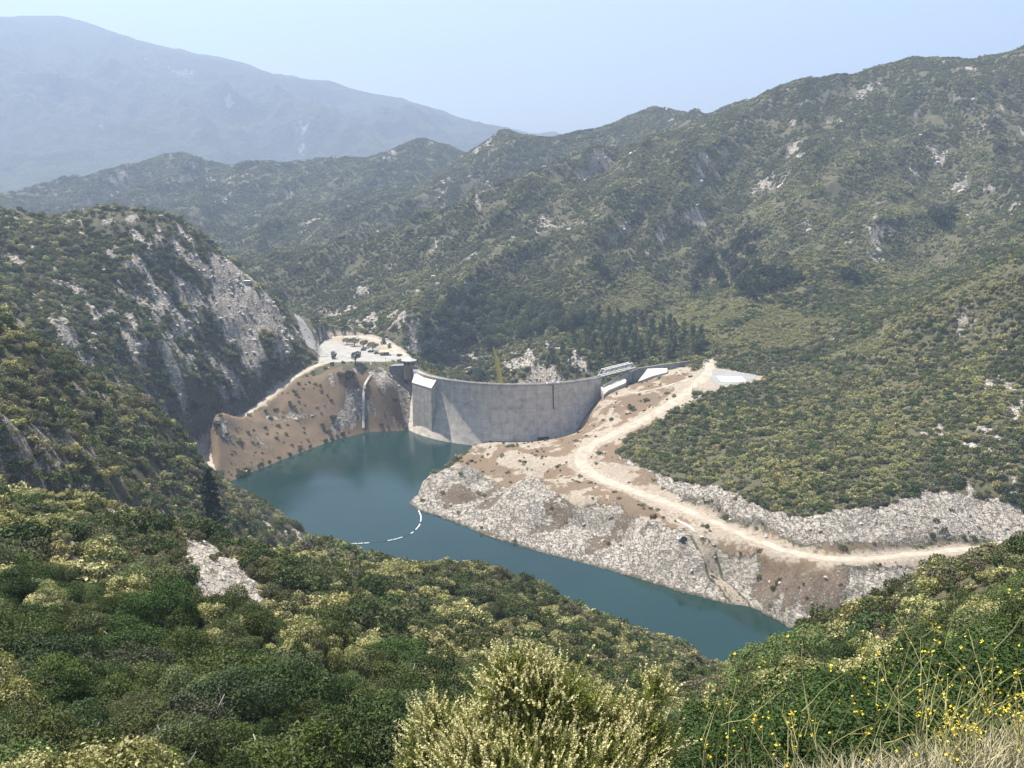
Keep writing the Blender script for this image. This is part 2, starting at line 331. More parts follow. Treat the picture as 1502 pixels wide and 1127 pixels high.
# ------------------------------------------------------------------ ground masks: rock, dry grass, bare pale soil
ORANGE = polyz([(316, 706, 0), (306, 690, 6), (300, 655, 11), (335, 632, 15), (385, 597, 23), (425, 563, 32), (470, 545, 39), (560, 560, 31), (600, 568, 30), (642, 632, 0), (540, 640, -3), (340, 712, -3)])
m_or = in_poly(jx, jy, ORANGE).astype(float)
m_pen = in_poly(jx, jy, PEN).astype(float)
BANK = polyz([(600, 742, 0), (700, 652, 2), (850, 630, 9), (885, 578, 30), (1010, 535, 42), (1040, 560, 41), (1000, 600, 33), (920, 650, 20), (900, 672, 18), (1000, 735, 19), (1100, 780, 20), (1215, 815, 21), (1440, 797, 25), (1460, 900, 5), (1200, 940, -2), (900, 845, -2), (600, 760, -2)])
m_bank = in_poly(jx, jy, BANK).astype(float); m_pen = np.maximum(m_pen, m_bank * (1 - m_bluff) * (1 - m_cut))
nz = fbm(GX, GY, 30, 4, seed=41)
nzs = fbm(GX, GY, 7, 3, seed=42)
rock = np.clip(sstep(0.72, 1.25, SLOPE * .8 + 0.55 * nz) * 0.8, 0, 1)
rock *= sstep(25, 70, RR)
rock = np.where(leftm > .3, sstep(.13, .30, fbm(GX * 1.2 + .3 * GY, GY * .9, 15, 4, .62, seed=46)), rock)
rock = np.maximum(rock, 0.95 * m_bluff); rock = np.maximum(rock, 0.9 * m_cut)
streak = fbm(GX * 1.1 + .6 * GY, GY * .75 - .3 * GX, 16, 4, .66, seed=45) + .5 * fbm(GX, GY, 60, 2, seed=47)
rock = np.maximum(rock, m_cliff * sstep(.0, .22, streak))
FACE = [PY(*p) for p in [(315, 395, 750), (345, 400, 755), (385, 440, 745), (392, 485, 730), (375, 515, 705), (330, 515, 690), (312, 460, 705)]]
m_face = in_poly(jx, jy, FACE); rock = np.where(m_face, 1.0, rock)
CHUTE = [PY(*p) for p in [(205, 420, 670), (262, 430, 690), (278, 480, 665), (292, 540, 645), (300, 600, 634), (302, 640, 632), (272, 640, 600), (262, 580, 590), (240, 520, 610), (215, 470, 635)]]
m_ch = in_poly(jx, jy, CHUTE); rock = np.where(m_ch, np.maximum(rock, sstep(-.3, .1, streak)), rock)
outc = sstep(0.2, 0.46, fbm(GX, GY, 55, 4, 0.6, seed=51) - 0.12 * big) * sstep(60, 110, RR) * (0.4 + 0.6 * sstep(.3, .7, SLOPE))
outc = np.maximum(outc * (1 - big), big * sstep(0.19, 0.36, fbm(GX * 1.3, GY * .7, 70, 5, 0.7, seed=52)))
rock = np.maximum(rock, outc * 0.9)
dry = np.maximum(m_or * sstep(-.55, .1, nz + .3), m_pen * sstep(-.35, -.1, nz + .3 * nzs))
soil = m_pen * sstep(.06, -.22, nz + .45 * nzs) * .9
soil = np.maximum(soil, 1 - sstep(1, 9, np.minimum(dL * 1.8, dR * .8) - 6 * nz - 5 * nzs))
PADX = [PZ(*p) for p in [(1012, 545, 42), (1050, 538, 42), (1042, 575, 40), (1005, 600, 34), (955, 616, 28), (985, 578, 37)]]; soil = np.where(in_poly(jx, jy, PADX), .9, soil)
TRK = poly_dist(GX, GY, [PZ(*p) for p in [(745, 668, 9), (785, 676, 11), (815, 678, 12.5), (850, 676, 15)]])[0]; soil = np.maximum(soil, 1 - sstep(3, 9, TRK - 6 * nz))
m_flat = (in_poly(GX, GY, LOT) | in_poly(GX, GY, PADP)); soil = np.where(m_flat, 1.0, soil)
rock = rock * (1 - 0.8 * m_pen) * (1 - .75 * m_or); rock = np.maximum(rock, m_or * sstep(.15, .4, fbm(GX, GY, 18, 4, seed=61)) * .8)
def grass_patch(pl):
    global dry, rock
    global soil
    m = in_poly(jx, jy, polyz(pl)); dry = np.where(m, 1.0, dry); rock = np.where(m, 0.1, rock); soil = np.where(m & (dR > 4), .12, soil)
grass_patch([(1180, 812, 21), (1290, 797, 25), (1430, 793, 26), (1440, 800, 24), (1330, 806, 22), (1220, 815, 21)])
grass_patch([(1150, 826, 19), (1280, 824, 21), (1300, 832, 20), (1200, 838, 18)])
# pale scree on the near spur and bare rock patches on the near slopes
S71 = GX + 1.6 * fbm(GX, GY, 5, 3, seed=71); S72 = GY + 1.6 * fbm(GX, GY, 5, 3, seed=72)
def scree(pl, k=1.0):
    global rock
    P = [hit(u, v) for u, v in pl]
    m = in_poly(S71, S72, P); rock = np.where(m, k, rock)
    return P
SCREE = [scree([(252, 788), (312, 795), (362, 838), (404, 890), (352, 915), (326, 902), (310, 940), (280, 945), (262, 900), (285, 860)]),
         scree([(470, 965), (490, 1000), (505, 1060), (490, 1070), (480, 1020), (460, 985)]),
         scree([(1390, 890), (1440, 870), (1455, 885), (1425, 915), (1395, 935)]), scree([(70, 745), (110, 800), (130, 850), (100, 850), (60, 800)], .6),
         scree([(130, 560), (160, 575), (215, 610), (225, 640), (200, 640), (150, 600)], .62), scree([(50, 560), (70, 600), (80, 680), (50, 685), (45, 620)], .6),
         scree([(165, 620), (185, 650), (185, 700), (165, 700)], .6), scree([(100, 535), (125, 560), (130, 600), (105, 580)], .6)]
J73 = fbm(GX, GY, 30, 3, seed=73); J74 = fbm(GX, GY, 30, 3, seed=74); NL = {q_: fbm(GX * 1.2, GY * .7, q_, 4, .6, seed=75) for q_ in (16, 18, 40)}
def outcrop(pl, k=.95, thr=-.1, jit=8.0, L=16):
    global rock
    P = [hit(u, v) for u, v in pl]; P = [p for p in P if p is not None]
    m = in_poly(GX + jit * J73, GY + jit * J74, P)
    rock = np.where(m, np.maximum(rock, k * sstep(thr, thr + .25, NL[L])), rock)
for pl_, th_ in [([(745, 508), (800, 498), (850, 520), (862, 550), (760, 560), (738, 535)], -.15), ([(655, 525), (690, 512), (715, 530), (705, 550), (665, 545)], -.05), ([(448, 460), (520, 440), (585, 455), (602, 478), (560, 489), (480, 490)], -.15),
                 ([(590, 490), (625, 500), (640, 540), (610, 525)], -.1), ([(930, 330), (1000, 290), (1040, 330), (960, 390), (900, 400)], .18), ([(720, 340), (800, 330), (860, 380), (780, 420), (700, 400)], .16), ([(560, 370), (640, 340), (700, 400), (600, 440)], .16)]: outcrop(pl_, .95, th_)
for pl_, th_ in [([(1235, 100), (1310, 100), (1290, 130), (1220, 190), (1160, 260), (1090, 310), (1070, 300), (1150, 210), (1200, 160)], .02), ([(1270, 300), (1290, 300), (1300, 400), (1275, 405)], -.1), ([(1370, 200), (1450, 240), (1440, 320), (1380, 330)], .1), ([(970, 158), (1030, 158), (1035, 185), (990, 195)], -.15),
                 ([(300, 260), (370, 255), (400, 330), (330, 340)], .15), ([(420, 270), (520, 260), (560, 310), (440, 340)], .15), ([(650, 240), (720, 230), (760, 290), (680, 320)], .12), ([(1320, 150), (1480, 130), (1490, 190), (1350, 190)], .15), ([(860, 230), (960, 215), (1000, 260), (900, 280)], .15)]: outcrop(pl_, .95, th_, 20, 40)
for pl_, th_ in [([(1250, 620), (1330, 560), (1420, 560), (1440, 640), (1340, 690), (1280, 680)], .12), ([(1400, 640), (1500, 600), (1500, 740), (1420, 730)], .0), ([(1440, 560), (1500, 530), (1500, 620), (1460, 600)], -.1), ([(470, 600), (530, 560), (600, 575), (638, 626), (540, 632), (480, 640)], .02), ([(540, 545), (596, 556), (600, 572), (545, 575)], -.25)]: outcrop(pl_, .95, th_, 6, 18)
drk = poly_dist(GX, GY, [PZ(*p) for p in [(930, 728, 18), (975, 752, 18), (1000, 775, 16), (1030, 802, 14), (1050, 830, 10), (1075, 868, 4), (1090, 888, .5)]])[0]
rock = np.where(drk < 3.2, .15, rock); soil = np.where(drk < 2.6, .62, soil)
_p = m_bluff * sstep(.12, .26, fbm(gs, gt * .6, 24, 4, .6, seed=37)) * (H > 2.5); rock = np.where(_p > .5, .42, rock); dry = np.maximum(dry, _p * .8)
rock *= sstep(3, 13, np.minimum(dL, dR) - 5 * nz) * .9 + .1
rock = np.where((leftm > .02) & (GX < -60) & (GY < 440) & (GY > 170), np.minimum(rock, .52), rock)
nv = NR * NA
verts = np.stack([GX.ravel(), GY.ravel(), H.ravel()], 1)
ii, jj = np.meshgrid(np.arange(NR - 1), np.arange(NA - 1), indexing='ij')
q = (ii * NA + jj).ravel()
quads = np.stack([q, q + 1, q + 1 + NA, q + NA], 1)[:, ::-1]

def np_mesh(name, V, F, smooth=True):
    """V (n,3), F (m,k) -> mesh"""
    me = bpy.data.meshes.new(name)
    V = np.ascontiguousarray(V, np.float32); F = np.ascontiguousarray(F, np.int32); k = F.shape[1]
    me.vertices.add(len(V)); me.vertices.foreach_set('co', V.ravel())
    me.loops.add(F.size); me.loops.foreach_set('vertex_index', F.ravel())
    me.polygons.add(len(F)); me.polygons.foreach_set('loop_start', np.arange(0, F.size, k, dtype=np.int32))
    me.polygons.foreach_set('use_smooth', np.full(len(F), smooth))
    me.update(calc_edges=True)
    return me
def vattr(me, name, data, dom='POINT', typ='FLOAT_COLOR'):
    a = me.attributes.new(name, typ, dom)
    key = {'FLOAT_COLOR': 'color', 'FLOAT': 'value', 'FLOAT_VECTOR': 'vector', 'INT': 'value'}[typ]
    a.data.foreach_set(key, np.ascontiguousarray(data, np.int32 if typ == 'INT' else np.float32).ravel())
# ------------------------------------------------------------------ materials
def newmat(name):
    m = bpy.data.materials.new(name); m.use_nodes = True
    t = m.node_tree; b = t.nodes['Principled BSDF']
    return m, t, b
class N:
    """tiny node helper"""
    def __init__(s, t): s.t = t
    def n(s, typ, **kw):
        x = s.t.nodes.new('ShaderNode' + typ)
        for k, v in kw.items(): setattr(x, k, v)
        return x
    def l(s, a, b): s.t.links.new(a, b)
    def noise(s, vec, scale, detail=4, rough=.55, out='Fac'):
        x = s.n('TexNoise'); x.inputs['Scale'].default_value = scale; x.inputs['Detail'].default_value = detail; x.inputs['Roughness'].default_value = rough
        if vec is not None: s.l(vec, x.inputs['Vector'])
        return x.outputs[out]
    def ramp(s, fac, stops):
        x = s.n('ValToRGB'); e = x.color_ramp.elements
        while len(e) < len(stops): e.new(0.5)
        for el, (p, c) in zip(e, stops): el.position = p; el.color = (*c, 1) if len(c) == 3 else c
        s.l(fac, x.inputs[0]); return x.outputs[0]
    def mix(s, fac, a, b, blend='MIX'):
        x = s.n('Mix', data_type='RGBA', blend_type=blend)
        for val, i in ((fac, 0), (a, 6), (b, 7)):
            if hasattr(val, 'node'): s.l(val, x.inputs[i])
            elif i == 0: x.inputs[0].default_value = val
            else: x.inputs[i].default_value = (*val, 1)
        return x.outputs[2]
    def math(s, op, a, b=None, c=None, clamp=False):
        x = s.n('Math', operation=op, use_clamp=clamp)
        for i, val in enumerate((a, b, c)):
            if val is None: continue
            if hasattr(val, 'node'): s.l(val, x.inputs[i])
            else: x.inputs[i].default_value = val
        return x.outputs[0]
    def maprange(s, v, a, b, c=0, d=1):
        x = s.n('MapRange', clamp=True); s.l(v, x.inputs[0])
        for i, q_ in enumerate((a, b, c, d)): x.inputs[i + 1].default_value = q_
        return x.outputs[0]
    def bump(s, h, strength, dist, nrm=None):
        x = s.n('Bump'); x.inputs['Strength'].default_value = strength; x.inputs['Distance'].default_value = dist; s.l(h, x.inputs['Height'])
        if nrm is not None: s.l(nrm, x.inputs['Normal'])
        return x.outputs[0]

def mat_ground():
    m, t, b = newmat('hillside_ground'); h = N(t)
    P = h.n('NewGeometry').outputs['Position']
    at = h.n('Attribute', attribute_name='mask'); sep = h.n('SeparateColor'); h.l(at.outputs['Color'], sep.inputs[0])
    rockm, drym, soilm = sep.outputs[0], sep.outputs[1], sep.outputs[2]
    nb = h.noise(P, .05, 6, .6); ns = h.noise(P, .55, 6, .65); nf = h.noise(P, 2.6, 5, .7)
    litter = h.ramp(ns, [(.32, (.04, .038, .02)), (.46, (.11, .10, .06)), (.54, (.06, .066, .03)), (.66, (.165, .145, .10))])
    # granite: pale with darker joints and brown stains
    mp = h.n('Mapping'); mp.inputs['Scale'].default_value = (1.0, .55, 1.6); mp.inputs['Rotation'].default_value = (.4, .3, .5); h.l(P, mp.inputs[0])
    c1 = h.math('ABSOLUTE', h.math('SUBTRACT', h.noise(mp.outputs[0], .33, 5, .62), .5)); c2 = h.math('ABSOLUTE', h.math('SUBTRACT', h.noise(mp.outputs[0], .9, 4, .6), .5))
    crack = h.math('MAXIMUM', h.maprange(c1, .0, .035, 1, 0), h.maprange(c2, .0, .02, .45, 0))
    ms2 = h.n('Mapping'); ms2.inputs['Scale'].default_value = (.55, .16, .16); ms2.inputs['Rotation'].default_value = (0, 0, .35); h.l(P, ms2.inputs[0]); stk = h.noise(ms2.outputs[0], 1.0, 5, .65)
    sxz = h.n('SeparateXYZ'); h.l(P, sxz.inputs[0])
    gran = h.ramp(h.math('MULTIPLY_ADD', nf, .45, h.math('MULTIPLY', h.noise(mp.outputs[0], .5, 6, .6), .55)), [(.3, (.25, .22, .178)), (.46, (.49, .445, .375)), (.72, (.64, .595, .52))])
    gran = h.mix(h.maprange(ns, .53, .68, 0, .7), gran, (.33, .285, .225))
    gran = h.mix(h.maprange(nb, .55, .72, 0, .5), gran, (.30, .25, .205))
    gran = h.mix(h.maprange(stk, .5, .68, 0, .6), gran, (.26, .225, .175))
    gran = h.mix(h.maprange(h.math('MULTIPLY_ADD', ns, 2.0, sxz.outputs[2]), 2.2, 1.2, 0, .75), gran, (.13, .115, .07))
    gran = h.mix(h.math('MULTIPLY', crack, .75), gran, (.15, .13, .105))
    dryc = h.ramp(ns, [(.3, (.120, .076, .048)), (.46, (.190, .125, .080)), (.6, (.145, .115, .078)), (.75, (.25, .21, .165))])
    dryc = h.mix(h.maprange(nb, .45, .62, 0, .6), dryc, (.15, .118, .078))
    dryc = h.mix(h.maprange(nf, .5, .62, 0, .55), dryc, (.145, .135, .075))
    soilc = h.ramp(ns, [(.3, (.21, .172, .125)), (.5, (.30, .255, .20)), (.7, (.39, .34, .275))])
    br = h.math('MULTIPLY_ADD', h.math('SUBTRACT', nf, .5), 1.5, h.math('MULTIPLY', h.math('SUBTRACT', ns, .5), 1.6))
    def edge(mk): return h.maprange(h.math('ADD', mk, br), .38, .58)
    c = h.mix(edge(drym), litter, dryc)
    c = h.mix(edge(soilm), c, soilc)
    c = h.mix(edge(rockm), c, gran)
    h.l(c, b.inputs['Base Color']); b.inputs['Roughness'].default_value = .95; b.inputs['Specular IOR Level'].default_value = .15
    hh = h.math('MULTIPLY_ADD', crack, -1.0, h.math('MULTIPLY_ADD', ns, 1.7, h.math('MULTIPLY', nf, .35)))
    soft = h.math('MULTIPLY', nf, .35); er = edge(rockm)
    hh2 = h.math('ADD', h.math('MULTIPLY', hh, er), h.math('MULTIPLY', soft, h.math('SUBTRACT', 1.0, er)))
    h.l(h.bump(hh2, 1.0, 1.35), b.inputs['Normal'])
    return m
def mat_simple(name, stops, scale=.5, rough=.9, bump=.3, dist=.1, spec=.2, metal=0.0):
    m, t, b = newmat(name); h = N(t)
    P = h.n('NewGeometry').outputs['Position']
    nn = h.noise(P, scale, 6, .65)
    k = len(stops)
    h.l(h.ramp(nn, [(.3 + .4 * i / max(1, k - 1), s) for i, s in enumerate(stops)]), b.inputs['Base Color'])
    b.inputs['Roughness'].default_value = rough; b.inputs['Specular IOR Level'].default_value = spec; b.inputs['Metallic'].default_value = metal
    if bump: h.l(h.bump(h.noise(P, scale * 4, 4, .6), bump, dist), b.inputs['Normal'])
    return m
def mat_water():
    m, t, b = newmat('reservoir_water'); h = N(t)
    P = h.n('NewGeometry').outputs['Position']
    sc = h.n('Mapping'); sc.inputs['Scale'].default_value = (1, .45, 1); h.l(P, sc.inputs[0])
    b.inputs['Base Color'].default_value = (.012, .040, .044, 1)
    h.l(h.mix(h.maprange(h.noise(P, .012, 3), .35, .7), (.006, .023, .021), (.009, .031, .026)), b.inputs['Base Color'])
    b.inputs['Roughness'].default_value = .06; b.inputs['IOR'].default_value = 1.33; b.inputs['Specular IOR Level'].default_value = .36
    big_ = h.maprange(h.noise(P, .02, 3, .5), .4, .65, .25, 1.0)
    hh = h.math('MULTIPLY', h.noise(sc.outputs[0], 1.1, 4, .6), big_)
    h.l(h.bump(hh, .5, .22), b.inputs['Normal'])
    return m
def mat_leaf(name='leaf', trans=.25, flower=(.52, .485, .23)):
    """tint comes from the plant (point attribute or property), light-dark variation from each leaf"""
    m, t, b = newmat(name); h = N(t)
    ti = h.n('Attribute', attribute_type='INSTANCER', attribute_name='tint')
    lf = h.n('Attribute', attribute_name='leaf'); sep = h.n('SeparateColor'); h.l(lf.outputs['Color'], sep.inputs[0])
    v = h.maprange(sep.outputs[0], 0, 1, .45, 1.6)
    x = h.n('VectorMath', operation='SCALE'); h.l(ti.outputs['Color'], x.inputs[0]); h.l(v, x.inputs['Scale'])
    c = h.mix(sep.outputs[2], x.outputs[0], (.12, .10, .08))
    fl = h.math('MULTIPLY', sep.outputs[1], ti.outputs['Alpha'])
    c = h.mix(fl, c, flower)
    h.l(c, b.inputs['Base Color']); b.inputs['Roughness'].default_value = .75; b.inputs['Specular IOR Level'].default_value = .2
    if trans:
        tr = h.n('BsdfTranslucent'); h.l(c, tr.inputs[0]); ms = h.n('MixShader'); ms.inputs[0].default_value = trans
        h.l(b.outputs[0], ms.inputs[1]); h.l(tr.outputs[0], ms.inputs[2]); h.l(ms.outputs[0], t.nodes['Material Output'].inputs[0])
    return m
def mat_concrete(name, base=(.42, .40, .37), lifts=True, scale=1.0):
    m, t, b = newmat(name); h = N(t)
    P = h.n('NewGeometry').outputs['Position']
    st = h.n('Mapping'); st.inputs['Scale'].default_value = (.5, .5, .06); h.l(P, st.inputs[0])
    streak = h.noise(st.outputs[0], 1.0, 5, .6); nn = h.noise(P, .22, 6, .6); nf = h.noise(P, 1.8, 5, .6)
    d = tuple(x * .62 for x in base); l = tuple(min(.8, x * 1.18) for x in base)
    c = h.ramp(nn, [(.3, d), (.5, base), (.72, l)])
    c = h.mix(h.maprange(streak, .45, .7, 0, .38), c, tuple(x * .55 for x in base))
    c = h.mix(h.maprange(nf, .5, .8, 0, .3), c, tuple(x * .7 for x in base))
    hgt = nf
    if lifts:
        sx = h.n('SeparateXYZ'); h.l(P, sx.inputs[0])
        fz = h.math('FRACT', h.math('DIVIDE', h.math('ADD', sx.outputs[2], 100), 1.52))
        ln = h.math('ADD', h.math('LESS_THAN', fz, .10), 0.0)
        at = h.n('Attribute', attribute_name='along'); fs = h.math('FRACT', h.math('DIVIDE', at.outputs['Fac'], 15.2)); lv = h.math('LESS_THAN', fs, .02)
        # each pour has its own shade
        idz = h.math('FLOOR', h.math('DIVIDE', h.math('ADD', sx.outputs[2], 100), 1.52)); ids = h.math('FLOOR', h.math('DIVIDE', at.outputs['Fac'], 15.2))
        wn = h.n('TexWhiteNoise', noise_dimensions='2D'); cb = h.n('CombineXYZ'); h.l(idz, cb.inputs[0]); h.l(ids, cb.inputs[1]); h.l(cb.outputs[0], wn.inputs['Vector'])
        c = h.mix(h.math('MULTIPLY', wn.outputs['Value'], .2), c, tuple(x * .45 for x in base))
        jn = h.math('MAXIMUM', ln, lv)
        c = h.mix(h.math('MULTIPLY', jn, .5), c, tuple(x * .4 for x in base))
        hgt = h.math('SUBTRACT', nf, h.math('MULTIPLY', jn, 1.5))
    h.l(c, b.inputs['Base Color']); b.inputs['Roughness'].default_value = .9; b.inputs['Specular IOR Level'].default_value = .2
    h.l(h.bump(hgt, .35, .12), b.inputs['Normal'])
    return m
def mat_flat(name, col, rough=.6, metal=0.0, spec=.3):
    return mat_simple(name, [tuple(x * .82 for x in col), col], 1.3, rough, .12, .03, spec, metal)
M = dict(ground=mat_ground(), water=mat_water(), leaf=mat_leaf(), leaf_dense=mat_leaf('tree_leaf', .15),
         road=mat_simple('dirt_track', [(.24, .198, .15), (.34, .29, .228), (.41, .36, .295)], .22, .95, .5, .12),
         pave=mat_simple('worn_asphalt', [(.20, .19, .175), (.27, .26, .24), (.32, .305, .285)], .12, .9, .3, .05),
         asphalt=mat_simple('pad_asphalt', [(.19, .19, .185), (.27, .265, .255)], .25, .9, .3, .05),
         white=mat_flat('white_paint', (.78, .78, .76)), dam=mat_concrete('dam_concrete', (.63, .565, .475)), conc=mat_concrete('old_concrete', (.43, .405, .36), False),
         pale=mat_concrete('pale_concrete', (.50, .465, .40), False), dark_conc=mat_concrete('dark_stained_concrete', (.22, .215, .21), False),  # the darkest one is the dark grey abutment wall
         bark=mat_simple('bark', [(.07, .055, .042), (.14, .115, .09)], 2.5, .95, .6, .05), twig=mat_simple('grey_twig', [(.17, .15, .13), (.30, .28, .25)], 8, .9, 0),
         steel=mat_flat('painted_steel', (.62, .63, .62), .5), roof=mat_flat('roof_sheet', (.34, .36, .36), .6), tan=mat_flat('tan_wall', (.33, .25, .17), .85), tanroof=mat_flat('tan_roof', (.55, .44, .31), .8),
         dark=mat_flat('dark_metal', (.035, .037, .04), .5), glass=mat_flat('dark_glass', (.02, .025, .03), .1), carblk=mat_flat('dark_car_paint', (.045, .05, .06), .3, 0, .6), cargrey=mat_flat('grey_car_paint', (.32, .33, .34), .35, .2, .6),
         tyre=mat_flat('tyre_rubber', (.02, .02, .02), .9), mast=mat_simple('yellow_mast_paint', [(.50, .39, .09), (.66, .52, .13)], 1.5, .7, .3, .05), float=mat_flat('float_foam', (.70, .71, .70), .6), rust=mat_flat('rusty_steel', (.12, .075, .05), .9),
         rock=mat_simple('boulder_granite', [(.22, .19, .15), (.42, .38, .325), (.63, .565, .475)], 1.4, .95, .9, .35),
         flower=mat_flat('cream_flower', (.60, .56, .28), .9), yellow=mat_flat('yellow_petal', (.80, .62, .03), .7), stalk=mat_simple('plant_stalk', [(.26, .26, .09), (.40, .36, .18)], 9, .9, 0),
         grass=mat_simple('dry_grass', [(.25, .21, .125), (.40, .355, .235), (.32, .32, .16)], 6, .95, 0))
# ------------------------------------------------------------------ object helpers
def link(o, parent=None):
    COL.objects.link(o)
    if parent is not None: o.parent = parent
    return o
def tag(o, label=None, cat=None, group=None, kind=None):
    for k, v in (('label', label), ('category', cat), ('group', group), ('kind', kind)):
        if v: o[k] = v
    return o
def obj(name, me, mat, parent=None):
    if mat is not None and len(me.materials) == 0: me.materials.append(mat)
    return link(bpy.data.objects.new(name, me), parent)
def empty(name, loc=(0, 0, 0), rz=0):
    o = bpy.data.objects.new(name, None); o.empty_display_size = .5
    o.location = loc; o.rotation_euler = (0, 0, rz); return link(o)
class MB:
    """collects faces for one mesh"""
    def __init__(s): s.v = []; s.f = []
    def add(s, vs, fs):
        k = len(s.v); s.v += [tuple(map(float, p)) for p in vs]; s.f += [tuple(i + k for i in f) for f in fs]; return s
    def box(s, x0, x1, y0, y1, z0, z1):
        return s.add([(x, y, z) for z in (z0, z1) for x, y in ((x0, y0), (x1, y0), (x1, y1), (x0, y1))], [(3, 2, 1, 0), (4, 5, 6, 7), (0, 1, 5, 4), (1, 2, 6, 5), (2, 3, 7, 6), (3, 0, 4, 7)])
    def prism(s, poly, z0, z1):
        """poly counter-clockwise (x,y); z0,z1 numbers or lists"""
        k = len(poly); a = z0 if hasattr(z0, '__len__') else [z0] * k; b = z1 if hasattr(z1, '__len__') else [z1] * k
        return s.add([(*p[:2], z) for p, z in zip(poly, a)] + [(*p[:2], z) for p, z in zip(poly, b)],
                     [tuple(range(k))[::-1], tuple(range(k, 2 * k))] + [(i, (i + 1) % k, k + (i + 1) % k, k + i) for i in range(k)])
    def tube(s, P, rad, sides=6, cap=True):
        P = [np.array(p, float) for p in P]; rad = rad if hasattr(rad, '__len__') else [rad] * len(P)
        k0 = []; vs = []; fs = []
        for i, p in enumerate(P):
            d = P[min(i + 1, len(P) - 1)] - P[max(i - 1, 0)]; d /= np.linalg.norm(d) + 1e-9
            a = np.cross(d, (0, 0, 1) if abs(d[2]) < .9 else (1, 0, 0)); a /= np.linalg.norm(a); b = np.cross(d, a)
            for k in range(sides):
                t = 2 * math.pi * k / sides; vs.append(p + rad[i] * (math.cos(t) * a + math.sin(t) * b))
        for i in range(len(P) - 1):
            for k in range(sides):
                A = i * sides + k; B = i * sides + (k + 1) % sides; fs.append((A, B, B + sides, A + sides))
        if cap: fs.append(tuple(range(sides))[::-1]); fs.append(tuple((len(P) - 1) * sides + k for k in range(sides)))
        return s.add(vs, fs)
    def mesh(s, name, smooth=False):
        me = bpy.data.meshes.new(name); me.from_pydata(s.v, [], s.f); me.update()
        bm = bmesh.new(); bm.from_mesh(me); bmesh.ops.recalc_face_normals(bm, faces=bm.faces); bm.to_mesh(me); bm.free()
        if smooth: me.polygons.foreach_set('use_smooth', [True] * len(me.polygons))
        return me
    def build(s, name, mat, parent=None, smooth=False): return obj(name, s.mesh(name, smooth), mat, parent)

# ------------------------------------------------------------------ setting
me = np_mesh('terrain', verts, quads)
vattr(me, 'mask', np.stack([rock.ravel(), dry.ravel(), soil.ravel(), np.ones(nv)], 1))
tag(obj('terrain', me, M['ground']), kind='structure')
mb = MB().add([(-420, 330, 0), (330, 330, 0), (330, 760, 0), (-420, 760, 0)], [(0, 1, 2, 3)])
tag(mb.build('water', M['water']), kind='structure')

def ribbon(name, P, widths, mat, lift=.22, step=2.0, across=7, edge=2.0):
    """a track draped over the ground"""
    P = np.array(P)[:, :2]
    # smooth by Chaikin
    W = np.array(widths, float) if hasattr(widths, '__len__') else np.full(len(P), float(widths))
    Q = np.column_stack([P, W])
    for _ in range(2):
        a = Q[:-1] * .75 + Q[1:] * .25; b = Q[:-1] * .25 + Q[1:] * .75
        Q = np.vstack([Q[:1], np.stack([a, b], 1).reshape(-1, 3), Q[-1:]])
    s = np.concatenate([[0], np.cumsum(np.hypot(*np.diff(Q[:, :2], axis=0).T))]); t = np.arange(0, s[-1], step)
    Q = np.stack([np.interp(t, s, Q[:, k]) for k in range(3)], 1)
    T = np.gradient(Q[:, :2], axis=0); T /= np.linalg.norm(T, axis=1)[:, None] + 1e-9; Nn = np.stack([-T[:, 1], T[:, 0]], 1)
    c = np.linspace(-1, 1, across)
    jit = edge * fbm(t * 1.0, np.zeros_like(t) + 5, 6, 3, seed=len(name)); jit2 = edge * fbm(t * 1.0, np.zeros_like(t) + 55, 6, 3, seed=len(name))
    V = []
    for k in c:
        hw = np.maximum(Q[:, 2] / 2 + np.where(k > 0, jit, jit2), .8)
        XY = Q[:, :2] + Nn * (k * hw)[:, None]
        z = sample(XY[:, 0], XY[:, 1]) + lift * (1 - .9 * (abs(k) == 1))
        V.append(np.column_stack([XY, z]))
    V = np.stack(V, 1); n0 = len(t); V = V.reshape(-1, 3)
    i, j = np.meshgrid(np.arange(n0 - 1), np.arange(across - 1), indexing='ij'); q0 = (i * across + j).ravel()
    F = np.stack([q0, q0 + 1, q0 + 1 + across, q0 + across], 1)[:, ::-1]
    return tag(obj(name, np_mesh(name, V, F), mat), kind='structure')
ribbon('shore_road', WL, [9, 9.5, 8.5, 6.5, 4.5, 4.2, 4.2, 4.4, 5, 5], M['road'])
ribbon('dirt_road', WR, [5, 7, 9, 8.5, 7.5, 7, 7.5, 8, 8, 7.5, 7, 6, 4.6, 4.2, 4.8, 5, 4.6, 4.4, 4.2], M['road'])
ribbon('footpath', [PZ(*p) for p in [(912, 585, 30), (950, 578, 34), (985, 567, 38), (1012, 556, 41)]], [1.6, 1.8, 2, 3], M['road'], lift=.3)
def sheet(name, pl, z, mat, kind='structure', sub=1):
    P = [PZ(u, v, z) for u, v in pl]
    mbx = MB().add([(p[0], p[1], z) for p in P], [tuple(range(len(P)))])
    return tag(mbx.build(name, mat), kind=kind)
sheet('parking_lot', [(466, 531), (462, 522), (470, 506), (478, 500), (500, 503), (520, 508), (545, 512), (556, 514), (575, 515), (593, 516), (604, 525), (606, 530), (560, 531), (510, 532)], 42.12, M['pave'])
ribbon('access_road', [PZ(*p) for p in [(424, 455, 62), (437, 480, 54), (447, 498, 48), (458, 512, 44), (470, 524, 42)]], [5, 6, 12, 20, 22], M['pave'], lift=.3)
ribbon('loop_road', [PZ(*p) for p in [(470, 497, 42), (500, 494, 42), (535, 494, 42), (555, 499, 42), (575, 509, 42), (592, 522, 42), (602, 530, 42)]], [5, 6, 6, 7, 9, 8, 6], M['road'], lift=.35)
